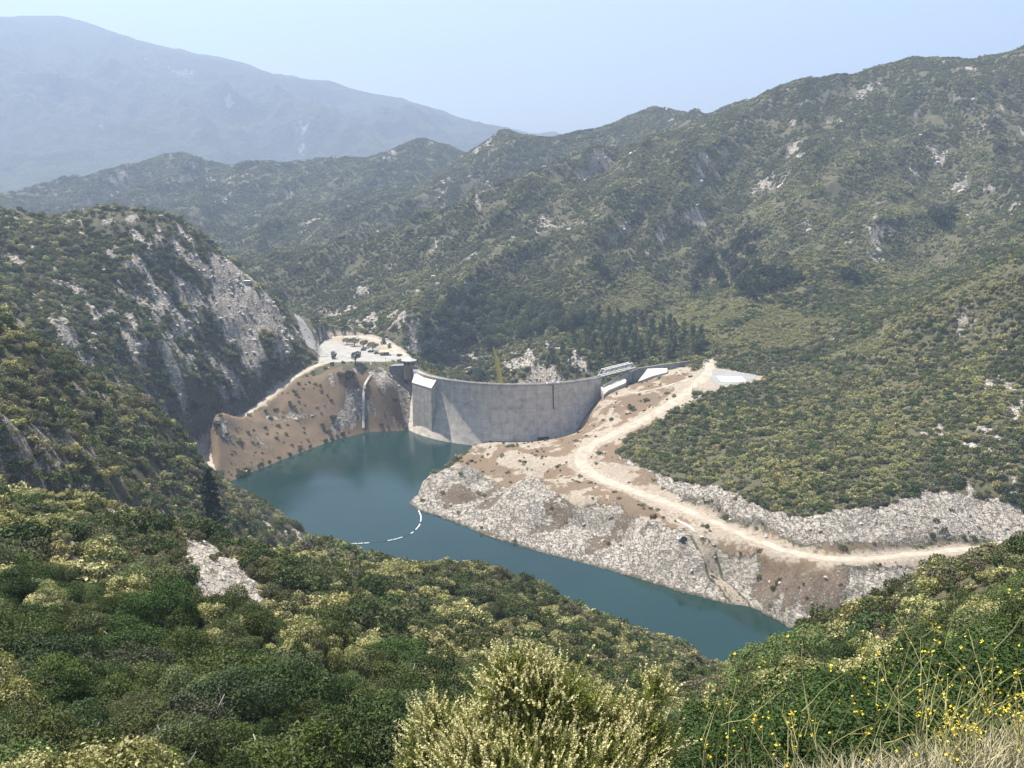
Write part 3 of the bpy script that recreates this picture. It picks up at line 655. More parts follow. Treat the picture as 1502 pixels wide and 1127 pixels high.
sheet('helipad_apron', [(1032, 541), (1052, 543), (1085, 546), (1112, 551), (1105, 557), (1085, 562), (1055, 566), (1048, 562), (1040, 552), (1030, 547)], 42.12, M['asphalt'])

# far mountains: real ranges kilometres away
def far_range(name, crest, foot, Lr, ampl, r0, r1, nr, na, seed, a0=-40, a1=24):
    cp = []
    for a, b in zip(crest[:-1], crest[1:]):
        for k in range(4): cp.append(np.array(PY(*a)) * (1 - k / 4) + np.array(PY(*b)) * k / 4)
    cp.append(np.array(PY(*crest[-1])))
    cp += [np.array(f, float) for f in foot]
    cp = np.array(cp); k = len(cp)
    ph = lambda A, B: np.sqrt(((A[:, None] - B[None]) ** 2).sum(2) + 60 ** 2)
    Am = np.zeros((k + 1, k + 1)); Am[:k, :k] = ph(cp[:, :2], cp[:, :2]) - np.eye(k) * 20; Am[:k, k] = 1; Am[k, :k] = 1
    Wm = np.linalg.solve(Am, np.concatenate([cp[:, 2], [0]]))
    r_ = np.linspace(r0, r1, nr); a_ = np.radians(np.linspace(a0, a1, na)); Rg, Ag = np.meshgrid(r_, a_, indexing='ij')
    X, Y = Rg * np.sin(Ag), Rg * np.cos(Ag)
    Z = np.concatenate([ph(c_, cp[:, :2]) @ Wm[:k] + Wm[k] for c_ in np.array_split(np.stack([X.ravel(), Y.ravel()], 1), 60)]).reshape(X.shape)
    rel_ = ridged(X + 150 * fbm(X, Y, 900, 2, seed=seed), Y + 150 * fbm(X, Y, 900, 2, seed=seed + 1), Lr, 6, .5, seed + 2) - .42
    Z += ampl * rel_ * np.clip((Z + 100) / 400, .1, 1) * (.2 + .8 * sstep(100, 1100, np.abs(Y - crest[len(crest) // 2][2])))
    V = np.stack([X.ravel(), Y.ravel(), Z.ravel()], 1)
    i, j = np.meshgrid(np.arange(nr - 1), np.arange(na - 1), indexing='ij'); q0 = (i * na + j).ravel()
    me_ = np_mesh(name, V, np.stack([q0, q0 + 1, q0 + 1 + na, q0 + na], 1)[:, ::-1])
    sl = np.hypot(np.gradient(Z, axis=0) / np.gradient(Rg, axis=0), np.gradient(Z, axis=1) / (Rg * (a_[1] - a_[0])))
    rm = .62 * sstep(.26, .55, fbm(X, Y, 420, 6, .62, seed=seed + 5) + .25 * (sl - .5)) 
    vattr(me_, 'mask', np.stack([rm.ravel(), 0 * rm.ravel(), 0 * rm.ravel(), 0 * rm.ravel() + 1], 1))
    return tag(obj(name, me_, M['farground']), kind='structure'), X, Y, Z
def mat_far():
    m, t, b = newmat('far_chaparral_ground'); h = N(t)
    P = h.n('NewGeometry').outputs['Position']
    at = h.n('Attribute', attribute_name='mask'); sep = h.n('SeparateColor'); h.l(at.outputs['Color'], sep.inputs[0])
    nb = h.noise(P, .006, 6, .6); ns = h.noise(P, .05, 6, .65)
    veg = h.ramp(ns, [(.35, (.028, .036, .02)), (.55, (.06, .066, .036)), (.7, (.10, .095, .06))])
    gr = h.ramp(nb, [(.3, (.20, .185, .16)), (.7, (.36, .34, .31))])
    f = h.maprange(h.math('ADD', sep.outputs[0], h.math('MULTIPLY', h.math('SUBTRACT', ns, .5), .9)), .45, .65)
    h.l(h.mix(f, veg, gr), b.inputs['Base Color']); b.inputs['Roughness'].default_value = .95; b.inputs['Specular IOR Level'].default_value = .1
    h.l(h.bump(ns, 1.0, 12), b.inputs['Normal'])
    return m
M['farground'] = mat_far()
far_range('far_mountains', [(-500, 60, 7000), (-200, 40, 7000), (0, 24, 7000), (80, 27, 7000), (130, 35, 6950), (200, 55, 6900), (260, 73, 6900), (340, 84, 6900), (400, 109, 6850), (430, 123, 6850), (460, 119, 6850), (520, 131, 6900), (570, 146, 6900), (650, 160, 6950), (690, 180, 7000), (720, 192, 7100), (760, 200, 7300), (860, 215, 7600)],
          [(-5200, 4300, 30), (-3500, 3900, 20), (-2200, 3700, 10), (-1200, 3800, 10), (-200, 3900, 10), (900, 4300, 20), (2200, 5000, 30), (1600, 7600, 30), (2800, 8000, 30), (-800, 5400, 280), (-2400, 5300, 420), (-3800, 5200, 420), (-300, 8700, 100), (-2500, 8800, 400), (-4500, 8600, 500), (-1500, 4600, 120), (-2900, 4600, 150), (300, 5600, 120)],
          850, 250, 3300, 8800, 260, 420, 31)
far_range('distant_ridge', [(690, 225, 10500), (730, 192, 10500), (752, 188, 10500), (775, 194, 10500), (810, 212, 10500), (900, 240, 10500)],
          [(-1500, 9300, 0), (0, 9300, 0), (2000, 9300, 0), (-1500, 11400, 0), (2000, 11400, 0)], 900, 60, 9200, 11500, 60, 120, 77, -10, 12)
# hazy air round everything
hz = MB().box(-9500, 9500, -300, 11800, -130, 1450)
hm_ = bpy.data.materials.new('haze_air'); hm_.use_nodes = True; t_ = hm_.node_tree; t_.nodes.clear()
ou = t_.nodes.new('ShaderNodeOutputMaterial'); pv = t_.nodes.new('ShaderNodeVolumePrincipled')
pv.inputs['Color'].default_value = (.49, .625, .87, 1); pv.inputs['Density'].default_value = HAZE; pv.inputs['Anisotropy'].default_value = .25
t_.links.new(pv.outputs[0], ou.inputs['Volume'])
tag(hz.build('haze', hm_), kind='stuff')
# ------------------------------------------------------------------ arch dam
CREST = 40.0
A_, B_, C_ = (np.array(PZ(*p)[:2]) for p in ((606, 545, CREST), (752, 567, CREST), (882, 555, CREST)))
def circ(a, b, c):
    m = 2 * np.array([b - a, c - a]); r_ = np.array([b @ b - a @ a, c @ c - a @ a]); o = np.linalg.solve(m, r_); return o, np.linalg.norm(o - a)
DO, DR = circ(A_, B_, C_)
ang = lambda p: math.atan2(p[1] - DO[1], p[0] - DO[0])
t0, t1 = ang(A_) % (2 * math.pi), ang(C_) % (2 * math.pi)
def arcpt(s, off): t = t0 + (t1 - t0) * s; return np.array([DO[0] + (DR + off) * math.cos(t), DO[1] + (DR + off) * math.sin(t)])
def batter(d): return 0.0048 * d * d
ALEN = abs(t1 - t0) * DR
dam = empty('arch_dam', (float(DO[0]), float(DO[1]), 0)); tag(dam, 'curved grey concrete arch dam standing in the dark blue water', 'dam')
def dchild(o):
    o.parent = dam; o.matrix_parent_inverse = dam.matrix_world.inverted(); o.location = (-DO[0], -DO[1], 0); return o
NS = 72
zs = [CREST - k * 2.5 for k in range(0, 25)]
V = []; al = []; F = []
for i in range(NS + 1):
    s = i / NS
    for z in zs: p = arcpt(s, batter(CREST - z)); V.append((*p, z)); al.append(s * ALEN)
nz_ = len(zs); k1 = len(V)
for i in range(NS + 1):
    s = i / NS
    for z in zs: p = arcpt(s, -3.2 - .11 * (CREST - z)); V.append((*p, z)); al.append(s * ALEN)
for i in range(NS):
    for k in range(nz_ - 1):
        a = i * nz_ + k; F.append((a, a + 1, a + 1 + nz_, a + nz_)); a += k1; F.append((a, a + nz_, a + 1 + nz_, a + 1))
    F.append((i * nz_, (i + 1) * nz_, k1 + (i + 1) * nz_, k1 + i * nz_))
for i in (0, NS):
    for k in range(nz_ - 1):
        a = i * nz_ + k; F.append((a, a + 1, k1 + a + 1, k1 + a) if i else (a, k1 + a, k1 + a + 1, a + 1))
mbx = MB().add(V, F); me = mbx.mesh('arch_wall'); vattr(me, 'along', al, typ='FLOAT')
dchild(obj('arch_wall', me, M['dam']))
def arcband(name, o0, o1, z0, z1, mat, n_=72, s0=0, s1=1):
    m_ = MB(); vs = []
    for i in range(n_ + 1):
        s = s0 + (s1 - s0) * i / n_; a, b = arcpt(s, o0), arcpt(s, o1); vs += [(*a, z0), (*b, z0), (*b, z1), (*a, z1)]
    fs = []
    for i in range(n_):
        for k in range(4): fs.append((i * 4 + k, i * 4 + (k + 1) % 4, i * 4 + 4 + (k + 1) % 4, i * 4 + 4 + k))
    fs += [(0, 1, 2, 3), (n_ * 4 + 3, n_ * 4 + 2, n_ * 4 + 1, n_ * 4)]
    return dchild(m_.add(vs, fs).build(name, mat))
arcband('coping', -3.5, .35, CREST + .003, CREST + .45, M['conc'])
arcband('parapet', .0, .3, CREST + .453, CREST + 1.25, M['conc'])
arcband('parapet', -3.45, -3.15, CREST + .453, CREST + 1.25, M['pale'])
arcband('rail', .1, .2, CREST + 1.6, CREST + 1.68, M['steel'])
mbx = MB().tube([(0, 0, 0), (0, 0, .37)], .05, 4); pme = mbx.mesh('rail_post')
for i in range(61): p = arcpt(i / 60, .15); o = obj('rail_post', pme, M['steel'], dam); o.location = (p[0] - DO[0], p[1] - DO[1], CREST + 1.25)
# gauge pipe with its platform, and the outlet screen near the foot
s_g = .742
p0, p1 = arcpt(s_g, .25), arcpt(s_g, .5)
mbx = MB().tube([(*arcpt(s_g, .3), CREST + .4), (*arcpt(s_g, .45), CREST - 6), (*arcpt(s_g, batter(16) + .35), CREST - 16)], .38, 8)
dchild(mbx.build('gauge_pipe', M['rust']))
for q_ in (0, 1, 2):
    p = arcpt(s_g - .025 + .025 * q_, -.4); dchild(MB().box(p[0] - .7, p[0] + .7, p[1] - .6, p[1] + .6, CREST + .46, CREST + 1.7 + .5 * (q_ == 1)).build('gauge_cabinet', M['float']))
s_o = .69
mbx = MB()
a, b = arcpt(s_o - .022, batter(35) + 1.2), arcpt(s_o + .022, batter(35) + 1.2); c, d = arcpt(s_o + .022, batter(40) - 1), arcpt(s_o - .022, batter(40) - 1)
mbx.prism([a, b, c, d], 1.0, 6.4); dchild(mbx.build('outlet_screen', M['dark']))
for k in range(7):
    p = arcpt(s_o - .02 + .04 * k / 6, batter(35) + 1.35); dchild(MB().box(p[0] - .09, p[0] + .09, p[1] - .12, p[1] + .12, .9, 6.5).build('screen_bar', M['rust']))
# thrust block at the left end with its sloping cap
bl, br_ = PZ(609, 547.5, 40), PZ(640.5, 556.5, 40); fr, fl = PZ(632.4, 570.5, 34.6), PZ(604.5, 562, 34.9)
bp = [np.array(fl[:2]), np.array(fr[:2]), np.array(br_[:2]), np.array(bl[:2])]
mbx = MB().prism(bp, -6, [34.9, 34.6, 39.8, 39.8]); me = mbx.mesh('thrust_block'); vattr(me, 'along', [v_[0] for v_ in mbx.v], typ='FLOAT')
dchild(obj('thrust_block', me, M['dam']))
cx_ = sum(bp) / 4; cap = [cx_ + (p - cx_) * 1.03 for p in bp]
dchild(MB().prism(cap, [34.903, 34.603, 39.803, 39.803], [35.3, 35.0, 40.2, 40.2]).build('sloping_cap', M['pale']))
# stepped footing strip beside the block, running down to the water
def strip(name, P, w_, h_, mat, label, cat):
    m_ = MB(); P = [np.array(p) for p in P]; vs = []
    for i, p in enumerate(P):
        d_ = P[min(i + 1, len(P) - 1)][:2] - P[max(i - 1, 0)][:2]; d_ /= np.linalg.norm(d_); n_ = np.array([-d_[1], d_[0]]) * w_ / 2
        z_ = gz(*p[:2]); vs += [(*(p[:2] - n_), z_ - 1.5), (*(p[:2] + n_), z_ - 1.5), (*(p[:2] + n_), z_ + h_), (*(p[:2] - n_), z_ + h_)]
    fs = [(0, 1, 2, 3), tuple(len(vs) - 4 + k for k in (3, 2, 1, 0))]
    for i in range(len(P) - 1):
        for k in range(4): fs.append((i * 4 + k, i * 4 + (k + 1) % 4, i * 4 + 4 + (k + 1) % 4, i * 4 + 4 + k))
    return tag(m_.add(vs, fs).build(name, mat), label, cat)
def hline(px): 
    P = [hit(u, v) for u, v in px]; out = []
    for a_, b_ in zip(P[:-1], P[1:]):
        for k in range(5): out.append(a_ + (b_ - a_) * k / 5)
    return out + [P[-1]]
strip('concrete_kerb', hline([(598, 567), (608, 582), (620, 602), (632, 620), (640, 628)]), 1.5, .7, M['pale'], 'narrow pale concrete kerb running down beside the thrust block to the water', 'kerb')
strip('drain_chute', hline([(541, 556), (535, 566), (533, 585), (533, 605), (533, 630)]), 1.7, .6, M['pale'], 'pale concrete chute running straight down the dry slope to the water', 'chute')
strip('pipe_ramp', [np.array(PZ(*p)) for p in [(993, 766, 17), (1010, 782, 15.5), (1030, 801, 13.5)]], 1.4, .5, M['pale'], 'bright concrete strip lying on the rocky slope below the dirt road', 'ramp')

# ------------------------------------------------------------------ buildings at the left end
def P2(u, v, z): return np.array(PZ(u, v, z)[:2])
gh_c = P2(600, 537.5, 42); gh = empty('gatehouse', (gh_c[0], gh_c[1], 42.0)); tag(gh, 'eight-sided brown gatehouse with flat grey roof at left end of dam', 'building')
def octo(r_, z0, z1, name, mat, parent, r2=None, n_=8):
    pl = [(r_ * math.cos(2 * math.pi * (k + .5) / n_), r_ * math.sin(2 * math.pi * (k + .5) / n_)) for k in range(n_)]
    if r2 is None: return MB().prism(pl, z0, z1).build(name, mat, parent)
    pl2 = [(p[0] * r2 / r_, p[1] * r2 / r_) for p in pl]
    return MB().add([(*p, z0) for p in pl] + [(*p, z1) for p in pl2], [tuple(range(n_))[::-1], tuple(range(n_, 2 * n_))] + [(i, (i + 1) % n_, n_ + (i + 1) % n_, n_ + i) for i in range(n_)]).build(name, mat, parent)
octo(4.1, -9, 4.2, 'wall', M['tan'], gh); rf = octo(5.8, 4.203, 4.6, 'roof', M['roof'], gh); octo(5.6, 4.603, 5.7, 'roof_cone', M['roof'], rf, 2.4)
for k in range(8):
    t = 2 * math.pi * (k + 1) / 8; c_, s_ = math.cos(t), math.sin(t); rw = 4.1 * math.cos(math.pi / 8)
    m_ = MB(); n_ = np.array([c_, s_]); tt = np.array([-s_, c_]); q0 = n_ * (rw + .04)
    m_.prism([q0 - tt * .95 - n_ * .2, q0 + tt * .95 - n_ * .2, q0 + tt * .95, q0 - tt * .95], 1.6, 3.3); m_.build('window', M['glass'], gh)
# dark abutment walls under the parking place
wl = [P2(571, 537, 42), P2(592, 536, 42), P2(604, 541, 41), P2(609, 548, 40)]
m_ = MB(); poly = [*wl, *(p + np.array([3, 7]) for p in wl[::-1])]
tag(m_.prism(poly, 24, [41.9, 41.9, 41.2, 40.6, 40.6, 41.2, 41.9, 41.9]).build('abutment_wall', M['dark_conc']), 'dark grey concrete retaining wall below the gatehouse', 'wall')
sh_c = P2(564, 521, 42); sh = empty('shed', (sh_c[0], sh_c[1], 42.0), R(12)); tag(sh, 'small tan shed with pitched roof on the parking place', 'shed')
MB().box(-3.4, 3.4, -2.3, 2.3, -.1, 2.7).build('wall', M['tan'], sh)
MB().add([(-3.9, -2.9, 2.703), (3.9, -2.9, 2.703), (3.9, 2.9, 2.703), (-3.9, 2.9, 2.703), (-3.9, 0, 4.3), (3.9, 0, 4.3)], [(3, 2, 1, 0), (0, 1, 5, 4), (2, 3, 4, 5), (1, 2, 5), (3, 0, 4)]).build('roof', M['tanroof'], sh)
MB().box(-.5, .5, -2.36, -2.25, -.1, 2.1).build('door', M['rust'], sh); MB().box(1.3, 2.4, -2.36, -2.25, 1.1, 2.0).build('window', M['glass'], sh)
lp = P2(566, 537, 42); lo = empty('lamp_post', (lp[0], lp[1], 42)); tag(lo, 'thin dark lamp post on round base at edge of parking place', 'lamp post')
MB().tube([(0, 0, -.1), (0, 0, .9)], [1.1, .55], 10).build('base', M['rust'], lo); MB().tube([(0, 0, .8), (0, 0, 5.4)], [.13, .09], 6).build('pole', M['rust'], lo); MB().tube([(0, 0, 5.35), (0, 0, 5.75)], [.16, .42], 8).build('lamp_head', M['dark'], lo)
# yellow mast behind the crest
ms = hit(737, 548); mbase = np.array([PY(737, 572, 722)[0], 722.0, 14.0])
tops = [np.array(PY(u, v, 722)) for u, v in ((735, 572), (731.5, 545), (729, 528), (723.5, 509))]
mo = empty('mast', tuple(tops[0])); tag(mo, 'tall tapering yellow mast rising behind the crest of the dam', 'mast')
m_ = MB(); tl = [p - tops[0] for p in tops]; m_.tube([(0.6, 0, -16), *tl], [2.2, 1.95, 1.6, 1.35, .35], 4); m_.build('boom', M['mast'], mo)
m_ = MB(); m_.tube([(2.6, .5, -16), (2.3, .5, 0), tl[1] + (1.4, .3, -2)], [.9, .8, .5], 4); m_.build('stay', M['mast'], mo)

# ------------------------------------------------------------------ spillway, bridge and walls at the right end
sw = empty('spillway_wall', (0, 0, 0)); sw.location = (*P2(905, 562, 38), 0); tag(sw, 'curved grey concrete spillway wall under the white truss bridge', 'wall')
sloc = np.array(sw.location)
def swp(p): return (p[0] - sloc[0], p[1] - sloc[1])
wp_ = [P2(884, 566, 36), P2(896, 560, 37.2), P2(908, 553.5, 38.5), P2(920, 547.5, 39.4), P2(930, 543, 40)]
MB().prism([swp(p) for p in wp_] + [swp(p + np.array([.5, 1.6])) for p in wp_[::-1]], 22, [36, 37.2, 38.5, 39.4, 40, 40, 39.4, 38.5, 37.2, 36]).build('wall_face', M['conc'], sw)
wr = [P2(930, 544, 40), P2(936, 541, 41), P2(950, 538.5, 42), P2(975, 535, 42.6), P2(1000, 532, 42.8), P2(1012, 530, 43)]
rw_ = empty('wing_wall', (*P2(960, 540, 42), 0)); tag(rw_, 'long low grey wing wall from the truss bridge to the road', 'wall')
wloc = np.array(rw_.location)
for a, b, za, zb in [(wr[i], wr[i + 1], [40.6, 41.4, 42.3, 43, 43.2, 43.3][i], [40.6, 41.4, 42.3, 43, 43.2, 43.3][i + 1]) for i in range(5)]:
    d_ = b - a; a2, b2 = a - wloc[:2] + d_ * .003, b - wloc[:2]; o_ = np.array([.25, .9])
    MB().prism([a2, b2, b2 + o_, a2 + o_], [26, 30, 33, 36, 38][0], [za, zb, zb, za]).build('panel', M['conc'], rw_)
def slab(name, px, th, mat, label, cat='slab'):
    P = [np.array(PZ(*p)) for p in px]; return tag(MB().prism([p[:2] for p in P], [p[2] - th for p in P], [p[2] for p in P]).build(name, mat), label, cat)
slab('weir_crest', [(881, 568, 35.2), (885.5, 579, 31.6), (893, 572.5, 33.3), (905, 567.5, 34.6), (917, 562, 36), (919, 558, 37), (915, 555.5, 37.6), (905, 559, 36.6), (893, 564.5, 35.6)], 6, M['pale'], 'pale curved concrete weir with pointed prow beside the right end of the dam', 'weir')
slab('apron_slab', [(935.5, 559.5, 37), (941, 558, 37.2), (956, 552, 38.6), (979, 546, 40.2), (979, 540, 41.4), (950, 541, 41.3)], 2.2, M['pale'], 'flat bright concrete slab on the bank right of the truss bridge')
# truss bridge
q0, q1 = P2(879, 552.5, 40.9), P2(930, 539.5, 42.2); Lb = float(np.linalg.norm(q1 - q0)); bz0, bz1 = 40.9, 42.2
tb = empty('truss_bridge', (*q0, bz0), math.atan2(*(q1 - q0)[::-1])); tb.rotation_euler = (0, -math.atan2(bz1 - bz0, Lb), math.atan2(*(q1 - q0)[::-1])); tag(tb, 'white steel truss footbridge crossing the spillway at right end of dam', 'bridge')
MB().box(0, Lb, -1.5, 1.5, -.35, -.05).build('deck', M['rust'], tb)
npan = 7; pl_ = Lb / npan; hb = 4.2
for y_ in (-1.6, 1.6):
    MB().box(0, Lb, y_ - .3, y_ + .3, 0, .6).build('bottom_chord', M['white'], tb)
    MB().box(pl_ * .7, Lb - pl_ * .7, y_ - .28, y_ + .28, hb - .3, hb + .3).build('top_chord', M['white'], tb)
    for k in range(npan + 1):
        x_ = k * pl_
        if 0 < k < npan: MB().tube([(x_, y_, .4), (x_, y_, hb - .2)], .26, 4).build('post', M['white'], tb)
        if k == 0: MB().tube([(0.1, y_, .3), (pl_ * .8, y_, hb - .1)], .34, 4).build('end_post', M['white'], tb)
        elif k == npan: MB().tube([(Lb - .1, y_, .3), (Lb - pl_ * .8, y_, hb - .1)], .34, 4).build('end_post', M['white'], tb)
        if 0 < k < npan - 1: MB().tube([(x_, y_, .4), (x_ + pl_, y_, hb - .2)], .2, 4).build('diagonal', M['white'], tb)
for k in range(1, npan): MB().box(k * pl_ - .12, k * pl_ + .12, -1.4, 1.4, hb - .1, hb + .1).build('cross_beam', M['white'], tb)
# helicopter pad: raised white square on the asphalt
hp = [np.array(PZ(u, v, 42)) for u, v in ((1050.5, 552.5), (1088, 553), (1094.5, 560), (1058, 560.3))]
hpo = tag(MB().prism([p[:2] for p in hp[::-1]], 42.0, 42.3).build('helipad', M['white']), 'bright white square landing pad on the grey asphalt apron', 'helipad')
# ------------------------------------------------------------------ boom of floats on the water
bp_ = [P2(u, v, 0) for u, v in ((614, 749.5), (617.5, 757), (617.5, 764), (615, 772), (608, 780), (599, 786), (580, 792), (560, 795.5), (531, 798), (495, 799))]
bs = np.concatenate([[0], np.cumsum([np.linalg.norm(b - a) for a, b in zip(bp_[:-1], bp_[1:])])])
bmo = empty('debris_boom', (*bp_[0], 0)); tag(bmo, 'curved string of white floats on the water off the rocky point', 'boom')
def bat(s): return np.array([np.interp(s, bs, [p[k] for p in bp_]) for k in (0, 1)]) - bp_[0]
s_ = .3; k = 0
gaps = [(17.5, 18.5), (30, 33), (36, 41), (49, 58), (70, 74)]
while s_ < bs[-1] - 3:
    if not any(a <= s_ <= b for a, b in gaps):
        a, b = bat(s_), bat(s_ + 2.7); MB().tube([(*a, .12), (*(a * .9 + b * .1), .14), (*(a * .1 + b * .9), .14), (*b, .12)], [.18, .36, .36, .18], 7).build('float', M['float'], bmo)
    s_ += 3.0
m_ = MB().tube([(*bat(s_), .04) for s_ in np.linspace(0, bs[-1], 60)], .07, 4); m_.build('cable', M['dark'], bmo)
# small things
def cabinet(u, v, w_, h_, label, name='equipment_cabinet'):
    p = hit(u, v); 
    o = empty(name, (p[0], p[1], p[2])); tag(o, label, 'cabinet'); D_ = w_ * .8
    MB().box(-w_ / 2, w_ / 2, -D_ / 2, D_ / 2, -1.0, h_).build('body', M['roof'], o); MB().box(-w_ * .6, w_ * .6, -D_ * .6, D_ * .6, h_ + .003, h_ + .25).build('lid', M['white'], o); return o
cabinet(236, 321, 2.6, 1.8, 'small white-roofed box on the crest of the cliff hill')
cabinet(363, 417, 4.0, 2.0, 'small pale hut on the right shoulder of the cliff hill')
p = hit(996, 793); o = empty('intake_hood', (p[0], p[1], p[2])); tag(o, 'small white drum beside a dark painted-in shadow on the rocky bank', 'drum')
MB().tube([(0, 0, -.6), (0, 0, 1.0), (0, 0, 1.5)], [1.0, 1.0, .6], 12).build('drum', M['white'], o); MB().tube([(0, 0, 1.45), (0, 0, 1.9)], [.35, .3], 8).build('vent_cap', M['dark'], o)
p = hit(1003, 792); tag(MB().tube([(p[0], p[1] + .6, p[2] - .9), (p[0], p[1] - 1.3, p[2] + .55)], [2.1, 1.6], 12).build('drum_shadow', M['glass']), 'dark round shape standing in for the shadow beside the white drum', 'drain')  # dark solid that paints in the shadow beside the drum

def car(u, v, z, rz, paint, label, pick=False):
    p = P2(u, v, z); o = empty('parked_car', (p[0], p[1], z + .13), rz); tag(o, label, 'car', 'cars parked at the dam')
    prof = [(-2.2, .35), (-2.25, .8), (-2.1, .95), (-1.5, 1.0), (-1.0, 1.48), (.5, 1.5), (1.15, 1.0), (2.05, .9), (2.25, .6), (2.2, .35)]
    if pick: prof = [(-2.6, .45), (-2.6, 1.05), (-.6, 1.05), (-.5, 1.7), (.7, 1.72), (1.25, 1.15), (2.4, 1.05), (2.5, .45)]
    k = len(prof); vs = [(x, y, zz) for y in (-.85, .85) for x, zz in prof]
    MB().add(vs, [tuple(range(k)), tuple(range(k, 2 * k))[::-1]] + [(i, (i + 1) % k, k + (i + 1) % k, k + i) for i in range(k)]).build('body', paint, o)
    MB().add([(x, y, zz) for y in (-.88, .88) for x, zz in ((-1.15, 1.05), (-.9, 1.4), (.45, 1.42), (.9, 1.05))], [(0, 1, 2, 3), (7, 6, 5, 4), (0, 4, 5, 1), (1, 5, 6, 2), (2, 6, 7, 3), (3, 7, 4, 0)]).build('window', M['glass'], o)
    for x in (-1.4, 1.4):
        for y in (-.8, .8): MB().tube([(x, y - .12, .33), (x, y + .12, .33)], .33, 12).build('wheel', M['tyre'], o)
car(533, 514.5, 42, R(20), M['carblk'], 'leftmost of three dark cars parked under the lot trees')
car(543.5, 517, 42, R(15), M['carblk'], 'middle one of three dark cars parked under the lot trees')
car(552.5, 519.5, 42, R(18), M['carblk'], 'dark car parked nearest the small tan shed')
car(1036, 531, 43.2, R(-10), M['cargrey'], 'grey car parked at the roadside end of the wing wall')
# ------------------------------------------------------------------ plants
def leaf_mesh(name, C, Nrm, size, var, flo, dead, g, asp=.55, mat=None):
    """one quad per leaf; C centres, Nrm normals, size per leaf"""
    k = len(C); rnd = g.normal(size=(k, 3)); T = np.cross(Nrm, rnd); T /= np.linalg.norm(T, axis=1)[:, None] + 1e-9; B = np.cross(Nrm, T)
    s = size[:, None] * .5
    # a bent leaf spray: kite with raised middle
    V = np.stack([C - T * s, C - B * s * asp + Nrm * s * .15, C + T * s, C + B * s * asp + Nrm * s * .15], 1).reshape(-1, 3)
    me_ = np_mesh(name, V, np.arange(4 * k).reshape(-1, 4), False)
    vattr(me_, 'leaf', np.stack([var, flo, dead, np.ones(k)], 1), 'FACE')
    me_.materials.append(mat or M['leaf']); return me_
def lobes_points(g, lobes, n, up=.15, inner=.12):
    """points on the skin of a union of ellipsoids; lobes rows (x,y,z,rx,ry,rz)"""
    Lb_ = np.array(lobes); w_ = (Lb_[:, 3] * Lb_[:, 4] + Lb_[:, 4] * Lb_[:, 5]) ; w_ /= w_.sum()
    C, Nn = [], []; got = 0
    while got < n:
        m_ = n * 2; li = g.choice(len(Lb_), m_, p=w_); d = g.normal(size=(m_, 3)); d[:, 2] += up; d /= np.linalg.norm(d, axis=1)[:, None]
        rf_ = np.where(g.random(m_) < inner, g.uniform(.45, .85, m_), .84 + .5 * g.beta(1.6, 4.2, m_))
        P = Lb_[li, :3] + d * Lb_[li, 3:] * rf_[:, None]
        ok = np.ones(m_, bool)
        for q_, L_ in enumerate(Lb_):
            e = (((P - L_[:3]) / L_[3:]) ** 2).sum(1); ok &= (e > .55) | (li == q_)
        ok &= P[:, 2] > .03
        nn_ = d / Lb_[li, 3:]; nn_ /= np.linalg.norm(nn_, axis=1)[:, None]
        C.append(P[ok]); Nn.append(nn_[ok]); got += ok.sum()
    return np.concatenate(C)[:n], np.concatenate(Nn)[:n]
def shrub_leaves(name, seed, n, size, R0=1.25, Hh=1.7, nl=9, pflow=.0, dead=.06, rnd=.75, flat=False, mat=None, bright=0):
    g = np.random.default_rng(seed); lobes = []
    lobes.append((g.uniform(-.2, .2) * R0, g.uniform(-.2, .2) * R0, Hh * .38, R0 * .62, R0 * .62, Hh * .4))
    for k in range(nl):
        a = 2 * math.pi * k / nl + g.uniform(-.4, .4); r_ = R0 * g.uniform(.25, .95); q_ = R0 * g.uniform(.18, .46); zc = Hh * g.uniform(.22, .88) * (1.0 - .38 * r_ / R0)
        lobes.append((r_ * math.cos(a), r_ * math.sin(a), zc, q_, q_, q_ * g.uniform(.7, 1.1)))
    C, Nn = lobes_points(g, lobes, n)
    nr_ = Nn + g.normal(size=C.shape) * rnd; nr_ /= np.linalg.norm(nr_, axis=1)[:, None]
    var = np.clip(g.beta(2.2, 2.6, n) + .12 * (C[:, 2] / Hh - .5) * bright, 0, 1)
    clump = perlin(C[:, 0] * 2.3 + seed, C[:, 1] * 2.3) + .6 * perlin(C[:, 2] * 3 + seed, C[:, 0] * 3)
    flo = ((Nn[:, 2] > .1) & (g.random(n) < pflow * np.clip(.35 + Nn[:, 2] * .9, 0, 1.2)) & (clump > -.15)).astype(float)
    dd = (g.random(n) < dead).astype(float) * .8
    return leaf_mesh(name, C, nr_, size * g.uniform(.6, 1.35, n), var, flo, dd, g, mat=mat)
def stem_mesh(name, seed, R0=1.25, Hh=1.7, k=7, rad=.045):
    g = np.random.default_rng(seed); m_ = MB()
    for i in range(k):
        a = 2 * math.pi * i / k + g.uniform(-.3, .3); e = R0 * g.uniform(.3, .75); b0 = .12
        m_.tube([(b0 * math.cos(a), b0 * math.sin(a), -.5), (e * .4 * math.cos(a), e * .4 * math.sin(a), Hh * .35), (e * math.cos(a + .2), e * math.sin(a + .2), Hh * g.uniform(.6, .85))], [rad, rad * .75, rad * .3], 5)
    me_ = m_.mesh(name, True); me_.materials.append(M['twig']); return me_
